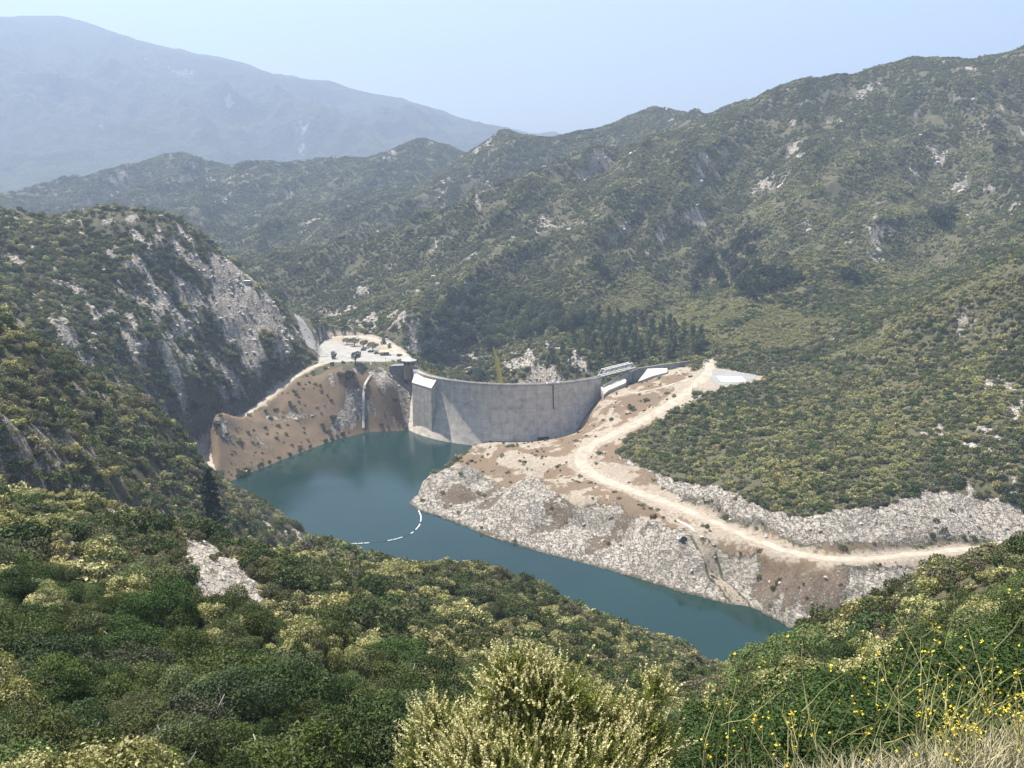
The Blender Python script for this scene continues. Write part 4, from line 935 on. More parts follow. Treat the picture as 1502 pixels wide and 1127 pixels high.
def limb_mesh(name, seed, h0, h1, spread, rad, k=6, lean=0.0):
    g = np.random.default_rng(seed); m_ = MB(); top = np.array([lean, 0, h1])
    m_.tube([(0, 0, -1.0), (lean * .2, 0, h0 * .5), (lean * .4, .05, h0), tuple(top * .98)], [rad * 1.25, rad, rad * .85, rad * .2], 7)
    for i in range(k):
        a = 2 * math.pi * i / k + g.uniform(-.4, .4); z0 = h0 + (h1 - h0) * g.uniform(0, .5); e = spread * g.uniform(.6, .95); ze = z0 + (h1 - z0) * g.uniform(.3, .8)
        m_.tube([(lean * .4, 0, z0), (e * .5 * math.cos(a), e * .5 * math.sin(a), (z0 + ze) / 2), (e * math.cos(a), e * math.sin(a), ze)], [rad * .5, rad * .3, rad * .1], 5)
    me_ = m_.mesh(name, True); me_.materials.append(M['bark']); return me_
def round_crown(name, seed, n, size, R0, z0, z1, nl=14, rnd=.7, mat=None, up=.2):
    g = np.random.default_rng(seed); lobes = [(0, 0, (z0 + z1) / 2, R0 * .6, R0 * .6, (z1 - z0) * .36)]
    for k in range(nl):
        a = g.uniform(0, 2 * math.pi); r_ = R0 * math.sqrt(g.uniform(.08, .62)); q_ = R0 * g.uniform(.24, .42); t = g.uniform(0, 1)
        zc = z0 + q_ * .6 + (z1 - z0 - q_ * 1.2) * t; r_ *= (1.05 - .55 * t * t)
        lobes.append((r_ * math.cos(a), r_ * math.sin(a), zc, q_, q_, q_ * g.uniform(.65, .95)))
    C, Nn = lobes_points(g, lobes, n, up); nr_ = Nn + g.normal(size=C.shape) * rnd; nr_ /= np.linalg.norm(nr_, axis=1)[:, None]
    return leaf_mesh(name, C, nr_, size * g.uniform(.6, 1.35, n), np.clip(g.beta(2.2, 2.4, n), 0, 1), np.zeros(n), (g.random(n) < .03) * .7, g, mat=mat or M['leaf_dense'])
def conifer_crown(name, seed, h, r0, n_br, per, size, z0=1.2, droop=.25, mat=None, wob=.3):
    g = np.random.default_rng(seed); C = []; Nn = []
    for i in range(n_br):
        t = (i + g.uniform(0, 1)) / n_br; z = z0 + (h - z0) * t ** .9; a = i * 2.4 + g.uniform(-.4, .4)
        Lr = (r0 * (1 - t) ** .8 * g.uniform(1 - wob, 1 + wob * .4)) + .25
        s_ = np.sqrt(g.uniform(.03, 1, per)); 
        p = np.stack([s_ * Lr * math.cos(a), s_ * Lr * math.sin(a), z - droop * Lr * s_ ** 1.6 + .12 * Lr * s_], 1); p += g.normal(size=p.shape) * np.array([.16, .16, .10]) * (Lr * .55 + .25)
        C.append(p); nn_ = np.tile([0.25 * math.cos(a), .25 * math.sin(a), 1.0], (per, 1)) + g.normal(size=(per, 3)) * .75; Nn.append(nn_)
    C = np.concatenate(C); Nn = np.concatenate(Nn); Nn /= np.linalg.norm(Nn, axis=1)[:, None]; k = len(C)
    return leaf_mesh(name, C, Nn, size * g.uniform(.6, 1.4, k), np.clip(g.beta(2.2, 2.4, k), 0, 1), np.zeros(k), (g.random(k) < .03) * .6, g, .4, mat or M['leaf_dense'])

# ---- prototypes
PROTO = bpy.data.collections.new('plant_prototypes')          # never linked to the scene, only read by the scatter
def proto_coll(name, meshes):
    c = bpy.data.collections.new(name)
    for i, me_ in enumerate(meshes): c.objects.link(bpy.data.objects.new('%s_%02d' % (name, i), me_))
    return c
N0 = 4
near_me = [shrub_leaves('shrub_foliage', 100 + i, 9000, .082, 1.25, 1.75, 10, .0) for i in range(N0)] + \
          [shrub_leaves('flowering_shrub_foliage', 120 + i, 9000, .082, 1.2, 1.9, 11, .75) for i in range(N0)] + \
          [shrub_leaves('dark_shrub_foliage', 140 + i, 9000, .095, 1.4, 2.1, 12, .0, .02, .6) for i in range(N0)]
near_st = [stem_mesh('stems', 160 + i) for i in range(3)]
mid_me = [shrub_leaves('m%d' % i, 200 + i, 900, .24, 1.25, 1.7, 9, .0 if i < 3 else (.75 if i < 6 else 0)) for i in range(8)]
low_me = [shrub_leaves('l%d' % i, 220 + i, 230, .46, 1.3, 1.6, 7, .0 if i < 3 else (.7 if i < 6 else 0)) for i in range(8)]
def patch(seed, pf):
    g = np.random.default_rng(seed); Cs = []; Ns = []
    for k in range(16):
        a = g.uniform(0, 6.28); r_ = 8.5 * math.sqrt(g.random()); q_ = g.uniform(.8, 1.7)
        d = g.normal(size=(46, 3)); d[:, 2] = np.abs(d[:, 2]); d /= np.linalg.norm(d, axis=1)[:, None]
        Cs.append(d * q_ * np.array([1, 1, 1.05]) * g.uniform(.75, 1.05, 46)[:, None] + (r_ * math.cos(a), r_ * math.sin(a), 0.1)); Ns.append(d)
    C = np.concatenate(Cs); Nn = np.concatenate(Ns) + g.normal(size=C.shape) * .6; Nn /= np.linalg.norm(Nn, axis=1)[:, None]; k = len(C)
    return leaf_mesh('p', C, Nn, g.uniform(.55, 1.1, k), np.clip(np.repeat(g.random(16), 46) * .45 + g.beta(2, 2, k) * .6, 0, 1), ((g.random(k) < pf) & (C[:, 2] > .6)).astype(float), np.repeat((g.random(16) < .1), 46) * .6, g, .8)
far_me = [patch(300 + i, .0 if i < 3 else .3) for i in range(6)]
COLL = dict(mid=proto_coll('shrub_mid', mid_me), low=proto_coll('shrub_low', low_me), far=proto_coll('shrub_patch', far_me))

def scatter(name, P, rot, scl, idx, tint, coll, label, cat):
    me_ = bpy.data.meshes.new(name); me_.vertices.add(len(P)); me_.vertices.foreach_set('co', np.ascontiguousarray(P, np.float32).ravel()); me_.update()
    vattr(me_, 'rot', rot, typ='FLOAT_VECTOR'); vattr(me_, 'scl', scl, typ='FLOAT_VECTOR'); vattr(me_, 'idx', idx, typ='INT'); vattr(me_, 'tint', tint)
    o = link(bpy.data.objects.new(name, me_)); tag(o, label, cat, kind='stuff')
    gt = bpy.data.node_groups.new(name, 'GeometryNodeTree')
    gt.interface.new_socket('Geometry', in_out='INPUT', socket_type='NodeSocketGeometry'); gt.interface.new_socket('Geometry', in_out='OUTPUT', socket_type='NodeSocketGeometry')
    gi = gt.nodes.new('NodeGroupInput'); go = gt.nodes.new('NodeGroupOutput'); ip = gt.nodes.new('GeometryNodeInstanceOnPoints'); ci = gt.nodes.new('GeometryNodeCollectionInfo')
    ci.inputs['Collection'].default_value = coll; ci.inputs['Separate Children'].default_value = True; ci.inputs['Reset Children'].default_value = True
    ip.inputs['Pick Instance'].default_value = True
    def na(nm, ty):
        a = gt.nodes.new('GeometryNodeInputNamedAttribute'); a.data_type = ty; a.inputs['Name'].default_value = nm; return a.outputs['Attribute']
    L = gt.links.new
    e2 = gt.nodes.new('FunctionNodeEulerToRotation'); L(na('rot', 'FLOAT_VECTOR'), e2.inputs[0])
    L(gi.outputs[0], ip.inputs['Points']); L(ci.outputs[0], ip.inputs['Instance']); L(e2.outputs[0], ip.inputs['Rotation']); L(na('scl', 'FLOAT_VECTOR'), ip.inputs['Scale']); L(na('idx', 'INT'), ip.inputs['Instance Index']); L(ip.outputs[0], go.inputs[0])
    md = o.modifiers.new('scatter', 'NODES'); md.node_group = gt
    return o

# ---- where shrubs grow
veg = np.clip(1 - .8 * sstep(.35, .8, rock), 0.0, 1)
veg *= 1 - .90 * m_bluff; veg *= 1 - .80 * m_cut; veg *= 1 - .90 * m_or; veg *= 1 - .90 * m_pen
veg *= 1 - .5 * m_bank
veg *= sstep(3.5, 8, np.minimum(dL, dR) ) * (H > .6)
veg[m_face] *= .06; veg[(rock > .9) & (RR < 270)] = .03
veg[in_poly(GX, GY, LOT)] = 0; veg[in_poly(GX, GY, PADP)] = 0
dD = np.hypot(GX - DO[0], GY - DO[1]); veg[(np.abs(dD - DR) < 13) & (GY < DO[1] + 20) & (GX > -75) & (GX < 66)] = 0
for pl_px in ([(424, 455, 62), (437, 480, 54), (447, 498, 48), (458, 512, 44), (470, 524, 42)],):
    dd_, _ = poly_dist(GX, GY, [PZ(*p) for p in pl_px]); veg[dd_ < 11] *= .05
veg[in_poly(GX, GY, [P2(878, 575, 30), P2(940, 545, 40), P2(1015, 528, 43), P2(985, 550, 40), P2(938, 562, 36), P2(890, 585, 30)])] *= .12
veg[(RR < 12)] = 0
veg[in_poly(GX, GY, [P2(462, 546, 39), P2(500, 551, 37.5), P2(545, 556, 34), P2(606, 562, 33), P2(606, 527, 42), P2(462, 528, 42)])] *= .08
veg[(GX > -3.5) & (RR < 24) & (GX < 12)] = 0
CELL = np.gradient(RR, axis=0) * RR * (aa[1] - aa[0])
AZOK = np.abs(AA) < R(35)
lush = fbm(GX, GY, 70, 4, .55, seed=81) + .25 * big + .9 * fbm(GX, GY, 15, 3, seed=82) * (1 - big)
YEL = np.zeros_like(H)          # how much of the scrub is in pale yellow flower
def yel(pl, k, wpl=None):
    P = wpl or [hit(u, v) for u, v in pl]; P = [p for p in P if p is not None]
    m = in_poly(GX + 12 * fbm(GX, GY, 40, 3, seed=91), GY + 12 * fbm(GX, GY, 40, 3, seed=92), P); YEL[m] = np.maximum(YEL[m], k)
YEL += .16 + .25 * np.clip(fbm(GX, GY, 110, 3, seed=95), 0, 1)
yel([(900, 660), (1000, 620), (1150, 600), (1280, 560), (1400, 520), (1500, 470), (1500, 600), (1400, 700), (1250, 740), (1130, 740), (1000, 700)], .42)
yel([(845, 450), (900, 425), (980, 400), (1010, 405), (990, 440), (920, 465), (870, 470)], 1.6)
yel([(920, 480), (1010, 430), (1060, 440), (1150, 450), (1250, 470), (1200, 500), (1080, 520), (1040, 500)], 1.1)
yel([(1060, 330), (1200, 230), (1330, 190), (1450, 200), (1480, 330), (1330, 420), (1180, 390), (1110, 350)], .55)
yel([(1200, 530), (1300, 475), (1500, 380), (1500, 440), (1300, 530)], .65)
yel(None, .6, [PY(u, v, y) for u, v, y in [(0, 700, 145), (150, 708, 150), (330, 800, 172), (500, 815, 200), (720, 830, 233), (850, 890, 258), (900, 920, 275), (700, 800, 270), (400, 780, 220), (0, 670, 190)]])
yel(None, .05, [PY(u, v, y) for u, v, y in [(0, 320, 540), (300, 340, 660), (460, 530, 740), (300, 640, 640), (290, 690, 480), (200, 720, 330), (0, 680, 270)]])
YEL *= np.clip(.95 + 2.4 * fbm(GX, GY, 34, 3, .55, seed=98), .12, 1.9); YEL[m_cliff > 0] = .04
HARD = [(.080, .100, .026), (.112, .124, .046), (.150, .152, .076), (.050, .076, .019), (.132, .122, .074)]
def pick_tint(n, yelp, lu, g):
    """leaf colours: olive, grey green, pale grey, dark green, brown grey; yellow green when in flower"""
    yl = g.random(n) < yelp
    pr = np.stack([.32 + .3 * np.clip(lu, -.5, .5), np.full(n, .27), .17 - .2 * np.clip(lu, -.5, .5), .14 + .2 * np.clip(lu, -.5, .5), .06 - .08 * np.clip(lu, -.5, .5)], 1); pr = np.clip(pr, .02, 1); pr /= pr.sum(1)[:, None]
    k = (g.random(n)[:, None] > np.cumsum(pr, 1)).sum(1).clip(0, 4)
    c = np.array(HARD)[k]; c[yl] = np.array((.205, .205, .066)); c *= g.uniform(.78, 1.25, (n, 1)) * (1 + g.normal(size=(n, 3)) * .05)
    kind = np.where(yl, 1, np.where(k == 3, 2, 0))
    return np.column_stack([np.clip(c, .008, .4), np.where(yl, g.uniform(.55, 1.0, n), 0)]), kind
def cells(mask, dens, g):
    lam = np.where(mask, dens * CELL * veg, 0); cnt = g.poisson(lam); ii_, jj_ = np.nonzero(cnt); c = cnt[ii_, jj_]
    ii_ = np.repeat(ii_, c); jj_ = np.repeat(jj_, c)
    r_ = rr[ii_] + (g.random(len(ii_)) - .5) * np.gradient(rr)[ii_]; a_ = aa[jj_] + (g.random(len(ii_)) - .5) * (aa[1] - aa[0])
    X = r_ * np.sin(a_); Y = r_ * np.cos(a_); return X, Y, sample(X, Y), ii_, jj_
g = np.random.default_rng(5)
SHOW = VIS & AZOK
# mid distance
LEFT = (leftm > .3) & (RR > 220)
X, Y, Z, ii_, jj_ = cells(SHOW & (RR > 95) & (RR <= 270) & ~LEFT, .34, g); MIDSET = (X, Y, Z, ii_, jj_); LSET = cells(SHOW & LEFT & (RR < 760), .115, g)
def scale_for(n, lo, hi, g): s = lo + (hi - lo) * g.beta(1.15, 2.6, n); return np.column_stack([s * g.uniform(.85, 1.2, n), s * g.uniform(.85, 1.2, n), s * g.uniform(.75, 1.15, n)])
def do_scatter(name, X, Y, Z, ii_, jj_, coll, lo, hi, label, g, nk=(3, 3, 2), shrink=True):
    n_ = len(X); tint, kind = pick_tint(n_, YEL[ii_, jj_], lush[ii_, jj_], g)
    base_ = np.array([0, nk[0], nk[0] + nk[1]])[kind]; idx = base_ + (g.random(n_) * np.array(nk)[kind]).astype(int)
    sc_ = scale_for(n_, lo, hi, g); v_ = veg[ii_, jj_]; sc_ *= (np.where(v_ < .3, .6, 1))[:, None] if shrink else 1
    sc_[kind == 2] *= 1.2
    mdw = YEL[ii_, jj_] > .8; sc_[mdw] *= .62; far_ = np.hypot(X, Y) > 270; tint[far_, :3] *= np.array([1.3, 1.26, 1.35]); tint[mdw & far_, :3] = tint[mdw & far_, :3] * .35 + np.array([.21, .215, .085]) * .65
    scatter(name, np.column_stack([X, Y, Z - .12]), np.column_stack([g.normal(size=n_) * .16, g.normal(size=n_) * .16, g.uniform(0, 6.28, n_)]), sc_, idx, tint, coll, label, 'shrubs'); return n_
nA = do_scatter('hillside_scrub', *MIDSET, COLL['mid'], .45, 2.1, 'dense olive and grey-green scrub covering the near slopes', g)
nC = do_scatter('left_slope_scrub', *LSET, COLL['mid'], .6, 3.1, 'dark green scrub on the rocky slopes left of the reservoir', g)
X, Y, Z, ii_, jj_ = cells(SHOW & (RR > 270) & (RR <= 1010), np.where(LEFT, .09, .24) * np.clip(1.15 + 2.2 * fbm(GX, GY, 26, 3, seed=99), .55, 2.0) * np.where(YEL > .8, 1.8, 1), g)
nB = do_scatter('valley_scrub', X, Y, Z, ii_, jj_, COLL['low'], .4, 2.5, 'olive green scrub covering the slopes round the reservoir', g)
X, Y, Z, ii_, jj_ = cells(SHOW & (RR > 990), 1 / 72., g)
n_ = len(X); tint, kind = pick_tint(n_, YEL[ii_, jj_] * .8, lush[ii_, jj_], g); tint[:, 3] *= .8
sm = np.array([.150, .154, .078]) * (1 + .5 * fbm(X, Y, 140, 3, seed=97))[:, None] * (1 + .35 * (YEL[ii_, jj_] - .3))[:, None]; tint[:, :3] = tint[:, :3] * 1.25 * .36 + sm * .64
gr_, ga_ = dHr[ii_, jj_], dHa[ii_, jj_]; a_ = np.arctan2(X, Y)
nx = -(gr_ * np.sin(a_) + ga_ * np.cos(a_)); ny = -(gr_ * np.cos(a_) - ga_ * np.sin(a_)); nl = np.sqrt(nx ** 2 + ny ** 2 + 1); nx /= nl; ny /= nl; nzz = 1 / nl
rot = np.column_stack([np.arctan2(-ny, nzz), np.arcsin(np.clip(nx, -1, 1)), np.zeros(n_)])
s_ = g.uniform(.85, 1.35, n_)
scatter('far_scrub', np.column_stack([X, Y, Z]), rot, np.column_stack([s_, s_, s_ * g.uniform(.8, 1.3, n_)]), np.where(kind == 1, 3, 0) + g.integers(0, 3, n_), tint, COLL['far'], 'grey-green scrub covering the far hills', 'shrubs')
print('SCATTER', nA, nB, n_)
# ------------------------------------------------------------------ single shrubs on the near slopes
def project(P):
    P = np.atleast_2d(P); d = P - np.array([0, 0, CAMZ]); f = d[:, 1] * math.cos(PITCH) - d[:, 2] * math.sin(PITCH); up_ = d[:, 1] * math.sin(PITCH) + d[:, 2] * math.cos(PITCH)
    return UC + FPX * d[:, 0] / f, VC - FPX * up_ / f
_O = ['second', 'third', 'fourth', 'fifth', 'sixth', 'seventh', 'eighth', 'ninth', 'tenth', 'eleventh', 'twelfth', 'thirteenth', 'fourteenth', 'fifteenth', 'sixteenth', 'seventeenth', 'eighteenth', 'nineteenth', 'twentieth']
ORD = ['leftmost'] + [x + ' from left' for x in _O]
def ordinal_labels(items, fmt1, fmtn):
    """items: list of (object, key, u). Same key -> counted from left to right"""
    by = {}
    for o, k, u in items: by.setdefault(k, []).append((u, o))
    for k, lst in by.items():
        lst.sort(key=lambda t: t[0])
        for i, (u, o) in enumerate(lst): o['label'] = fmt1 % k if len(lst) == 1 else fmtn % (ORD[min(i, len(ORD) - 1)], k)
def vis_ok(P, h=1.5):
    """is a plant of height h standing at P seen from the viewer (no ground in between)?"""
    x, y, z = P; r_ = np.linspace(.04, .985, 160); G = sample(x * r_, y * r_); return bool(np.all(G < CAMZ + (z + h - CAMZ) * r_ + .02))
def copy_root(name, loc, rz, scl, tint, parts, label, cat, group, tilt=0.0):
    o = bpy.data.objects.new(name, None); o.empty_display_size = .3; COL.objects.link(o); o.location = loc; o.rotation_euler = (tilt * random.gauss(0, 1), tilt * random.gauss(0, 1), rz); o.scale = scl
    tag(o, label, cat, group)
    for nm, me_ in parts:
        c = bpy.data.objects.new(nm, me_); COL.objects.link(c); c.parent = o; c['tint'] = [float(x) for x in tint]
    return o
g = np.random.default_rng(21)
vsave = veg.copy()
X, Y, Z, ii_, jj_ = cells(SHOW & (RR > 25) & (RR <= 97), .20, g)
tint, kind = pick_tint(len(X), YEL[ii_, jj_] * .9, lush[ii_, jj_] + .25, g); tint[:, :3] *= np.array([.80, .92, .74])
sc_ = scale_for(len(X), .75, 2.9, g) * np.clip(np.hypot(X, Y) / 45, .75, 1)[:, None]
# the photo's own big rounded bushes
BIG = [(205, 1010, 2.1, 0, (.066, .078, .036)), (60, 1000, 1.9, 2, (.040, .066, .022)), (330, 1060, 1.7, 2, (.045, .07, .026)), (290, 1090, 1.8, 0, (.075, .085, .045)), (440, 1040, 1.7, 0, (.08, .09, .045)),
       (420, 900, 1.5, 1, (.17, .17, .07)), (405, 985, 1.2, 1, (.17, .17, .07)), (60, 920, 1.7, 1, (.15, .155, .065)), (235, 870, 1.2, 1, (.17, .175, .07)), (730, 905, 1.9, 2, (.035, .06, .02)), (180, 770, 1.4, 1, (.17, .175, .07)), (560, 1080, 1.6, 0, (.075, .085, .045)), (120, 1110, 1.5, 2, (.05, .08, .025))]
extra = []
for u, v, s_, kd, c in BIG:
    p = hit(u, v + 8); d_ = np.hypot(X - p[0], Y - p[1]); keep_ = d_ > 1.25 * s_
    X, Y, Z, ii_, jj_, tint, kind, sc_ = (q_[keep_] for q_ in (X, Y, Z, ii_, jj_, tint, kind, sc_)); extra.append((p, s_, kd, c))
n_ = len(X)
X = np.append(X, [e[0][0] for e in extra]); Y = np.append(Y, [e[0][1] for e in extra]); Z = np.append(Z, [e[0][2] for e in extra])
tint = np.vstack([tint, [(*e[3], .9 if e[2] == 1 else 0) for e in extra]]); kind = np.append(kind, [e[2] for e in extra]); sc_ = np.vstack([sc_, [(e[1], e[1], e[1] * .95) for e in extra]])
su, sv = project(np.column_stack([X, Y, Z + .9 * sc_[:, 2]]))
show = (sc_[:, 0] / np.hypot(X, Y)); order = np.argsort(-show)
NAMES = ['grey_green_shrub', 'flowering_shrub', 'dark_green_shrub']; CNT = [0, 0, 0]; left_over = []; items = []
COLW = ['cream-flowered', 'dark green']
for k in order:
    inview = -60 < su[k] < 1562 and sv[k] < 1210
    if CNT[kind[k]] >= 300 or not inview or not vis_ok((X[k], Y[k], Z[k]), 1.7 * sc_[k, 2]): left_over.append(k); continue
    CNT[kind[k]] += 1; kd = int(kind[k])
    c = tint[k, :3]; br = c.mean()
    colw = 'cream-flowered' if kd == 1 else 'dark green' if kd == 2 else ('brown-grey' if c[0] > c[1] else 'pale grey-green' if br > .11 else 'grey-green' if br > .075 else 'olive')
    szw = 'large' if sc_[k, 0] > 1.5 else 'small' if sc_[k, 0] < .95 else 'middling'
    o = copy_root(NAMES[kd], (X[k], Y[k], Z[k] - .1), g.uniform(0, 6.28), tuple(sc_[k]), tint[k], [('foliage', near_me[kd * N0 + int(g.integers(0, N0))]), ('stems', near_st[int(g.integers(0, 3))])], '', 'shrub', ['grey-green shrubs', 'flowering shrubs', 'dark green shrubs'][kd] + ' on the near slopes', .15)
    col_ = ['at left edge', 'towards the left', 'left of middle', 'left of the flowering bush', 'behind the flowering bush', 'right of the flowering bush', 'towards the right', 'at right edge'][int(np.clip(su[k] / 1502 * 8, 0, 7.99))]
    row_ = ['on top rim', 'just below rim', 'high on slope', 'on mid slope', 'low on slope', 'lower still', 'at bottom edge'][int(np.clip((sv[k] - 690) / 425 * 7, 0, 6.99))]
    items.append((o, '%s %s shrub %s %s' % (szw, colw, row_, col_), su[k]))
ordinal_labels(items, '%s', '%s %s')
if left_over:
    lk = np.array(left_over); NEARC = proto_coll('shrub_near', near_me)
    scatter('near_scrub', np.column_stack([X[lk], Y[lk], Z[lk] - .1]), np.column_stack([0 * X[lk], 0 * X[lk], g.uniform(0, 6.28, len(lk))]), sc_[lk], kind[lk] * N0 + g.integers(0, N0, len(lk)), tint[lk], NEARC, 'scattered low scrub between the near shrubs', 'shrubs')
print('NEAR', CNT, len(left_over))
# low herbs and litter between the near shrubs
X, Y, Z, ii_, jj_ = cells(SHOW & (RR > 7) & (RR <= 100) & ~((GX > -2.5) & (GX < 3) & (RR < 12)), .5, g); n_ = len(X)
tint, kd_ = pick_tint(n_, np.full(n_, .1), lush[ii_, jj_] - .2, g); s_ = g.uniform(.18, .5, n_)
scatter('undergrowth', np.column_stack([X, Y, Z]), np.column_stack([0 * X, 0 * X, g.uniform(0, 6.28, n_)]), np.column_stack([s_, s_, s_ * .8]), g.integers(0, 8, n_), tint, COLL['mid'], 'low herbs growing between the near shrubs', 'herbs')

# ------------------------------------------------------------------ trees
def tree(name, p, parts, scl, rz, tint, label, cat='tree', group=None): return copy_root(name, tuple(float(x) for x in p), rz, scl if hasattr(scl, '__len__') else (scl,) * 3, (*tint, 0), parts, label, cat, group)
oak_c = [round_crown('crown', 400 + i, 1500, .62, 4.6, 1.0, 8.2, 15) for i in range(3)]; oak_t = [limb_mesh('trunk', 410 + i, 2.0, 6.5, 3.4, .32) for i in range(3)]
pine_c = [round_crown('crown', 420 + i, 1200, .62, [2.6, 3.1, 2.2][i], 1.6, [12.5, 11.0, 13.5][i], 18, .75, up=.3) for i in range(3)]; pine_t = [limb_mesh('trunk', 430 + i, 6.0, 12.4, 1.2, .26, 5) for i in range(3)]
def near_base(u, v):
    p = hit(u, v); return p
# grove in the draw on the right hillside
GROVE = [(1108, 345), (1092, 350), (1080, 362), (1100, 368), (1060, 372), (1040, 378), (1048, 392), (1072, 385), (1090, 390), (1110, 388), (1030, 398), (1055, 405), (1078, 402), (1098, 408), (1062, 418), (1085, 420), (1105, 418), (1128, 402), (1140, 408),
         (1155, 402), (1168, 410), (1150, 418), (1130, 422), (1098, 432), (1110, 436), (1018, 418), (1032, 385), (1112, 402)]
items = []
for i, (u, v) in enumerate(GROVE):
    p = hit(u, v + 6); s_ = g.uniform(1.35, 1.95)
    items.append((tree('oak_tree', p - [0, 0, .3], [('crown', oak_c[i % 3]), ('trunk', oak_t[i % 3])], (s_, s_, s_ * g.uniform(.8, 1.05)), g.uniform(0, 6.28), np.array((.028, .046, .022)) * g.uniform(.8, 1.3), '', group='oaks in the hillside draw'), ['upper', 'upper middle', 'middle', 'lower middle', 'lowest'][int(np.clip((v - 340) / 20, 0, 4))], u))
ordinal_labels(items, 'dark green oak of the %s row in the hillside grove', '%s dark oak of the %s row in the hillside grove')
for u, v, s_, lab in [(1372, 322, 1.3, 'left one of three dark oaks in the gully high on right hillside'), (1384, 328, 1.2, 'middle one of three dark oaks in the gully high on right hillside'), (1394, 318, 1.2, 'right one of three dark oaks in the gully high on right hillside'),
                      (1240, 408, 1.1, 'lone dark oak on slope right of the hillside grove'), (1252, 410, .9, 'smaller dark oak touching the lone oak right of the grove'), (875, 388, 1.1, 'dark oak in the ravine mouth above the pine wood'), (885, 402, 1.0, 'dark oak at the foot of the ravine above the pine wood')]:
    p = hit(u, v + 5); tree('oak_tree', p - [0, 0, .3], [('crown', oak_c[0]), ('trunk', oak_t[0])], s_ * 1.5, g.uniform(0, 6), (.03, .048, .024), lab, group='oaks on the right hillside')
# wood behind the dam
def wood(poly_px, n, name, crowns, trunks, smin, smax, tints, keyfn, fmt1, fmtn, group, mind=5.5, seed=1, zs=1.0):
    gg = np.random.default_rng(seed); P = np.array(poly_px, float); got = []; tries = 0; items_ = []
    while len(got) < n and tries < n * 60:
        tries += 1; u = gg.uniform(P[:, 0].min(), P[:, 0].max()); v = gg.uniform(P[:, 1].min(), P[:, 1].max())
        if not in_poly(np.array([u]), np.array([v]), P)[0]: continue
        p = hit(u, v)
        if p is None or p[2] < -20 or p[1] < 700 or any(math.hypot(p[0] - q_[0], p[1] - q_[1]) < mind for q_ in got): continue
        got.append(p); i = int(gg.integers(0, len(crowns))); s_ = gg.uniform(smin, smax)
        o = tree(name, p - [0, 0, .3], [('crown', crowns[i]), ('trunk', trunks[i])], (s_, s_, s_ * zs * gg.uniform(.85, 1.15)), gg.uniform(0, 6.28), np.array(tints[int(gg.integers(0, len(tints)))]) * gg.uniform(.8, 1.25), '', group=group)
        items_.append((o, keyfn(u, v), u))
    ordinal_labels(items_, fmt1, fmtn); return got
T1 = [(.058, .084, .036), (.078, .106, .042), (.115, .138, .052), (.076, .102, .048)]
rowk = lambda v, a, b, k: ['highest', 'second', 'third', 'fourth', 'fifth', 'lowest'][int(np.clip((v - a) / (b - a) * k, 0, k - .01))]
w1 = wood([(612, 480), (660, 445), (690, 432), (740, 445), (800, 450), (850, 470), (880, 480), (800, 496), (745, 500), (725, 520), (700, 508), (650, 512), (612, 510)], 80, 'oak_tree', oak_c, oak_t, 1.0, 1.6, T1, lambda u, v: '%s row of trees %s' % (rowk(v, 432, 512, 5), 'above left half of dam' if u < 720 else 'above middle of dam'), 'tree in the %s', '%s tree in the %s', 'trees in the wood behind the dam', 6.0, 3, 1.1)
w2 = wood([(820, 478), (900, 470), (960, 482), (1030, 492), (1040, 522), (960, 534), (905, 535), (880, 522), (850, 505)], 70, 'pine_tree', pine_c, pine_t, .85, 1.45, T1, lambda u, v: '%s row of the wood %s' % (rowk(v, 470, 536, 5), 'beyond the truss bridge' if u < 935 else 'beside the helipad road'), 'dark pine in the %s', '%s pine in the %s', 'pines in the wood by the bridge', 4.6, 4)
w3 = wood([(610, 520), (640, 515), (690, 530), (720, 545), (715, 560), (650, 555), (615, 540)], 14, 'oak_tree', oak_c, oak_t, .7, 1.15, [(.05, .08, .04), (.04, .065, .035)], lambda u, v: 'gorge behind left half of the crest, %s' % ('higher up' if v < 532 else 'lower down'), 'green tree in the %s', '%s tree in the %s', 'trees in the gorge', 5, 6)
w4 = wood([(800, 500), (860, 505), (880, 540), (820, 552), (790, 520)], 14, 'pine_tree', pine_c, pine_t, .6, .95, T1, lambda u, v: 'scrub behind right half of the crest, %s' % ('higher up' if v < 522 else 'lower down'), 'small pine in the %s', '%s small pine in the %s', 'small pines behind the crest', 5, 7)
# trees on the parking place and beside it
uma = round_crown('crown', 450, 1300, .42, 3.3, 2.2, 6.0, 12); umt = limb_mesh('trunk', 451, 1.8, 4.6, 2.4, .25)
ovc = round_crown('crown', 452, 1000, .40, 2.2, .2, 5.0, 11)
def lot_tree(u, v, c, t, s_, tint, lab, z=None, nm='oak_tree'):
    p = np.array(PZ(u, v, 42.0)) if z is None else hit(u, v)
    tree(nm, p, [('crown', c), ('trunk', t)], s_, g.uniform(0, 6), tint, lab)
lot_tree(521.5, 534.5, uma, umt, 1.6, (.030, .05, .030), 'flat-topped dark tree with bare trunk at edge of parking place')
lot_tree(490, 526.5, ovc, umt, 1.25, (.034, .055, .030), 'egg-shaped dark tree standing alone on the parking place')
for u, v, s_, lab in [(509, 506, 1.0, 'leftmost of four shade trees in the row on the parking place'), (520, 508, 1.2, 'second of four shade trees in the row on the parking place'), (533, 510.5, 1.15, 'third of four shade trees in the row on the parking place'), (547, 515, 1.25, 'shade tree next to the tan shed')]:
    lot_tree(u, v, uma, umt, (s_ * 1.25, s_ * 1.25, s_ * .9), (.05, .068, .040), lab)
lot_tree(563, 505.5, ovc, umt, 1.2, (.05, .085, .035), 'bright green tree behind the tan shed'); lot_tree(571, 511, ovc, umt, .9, (.05, .085, .035), 'small green tree right of the tan shed roof')
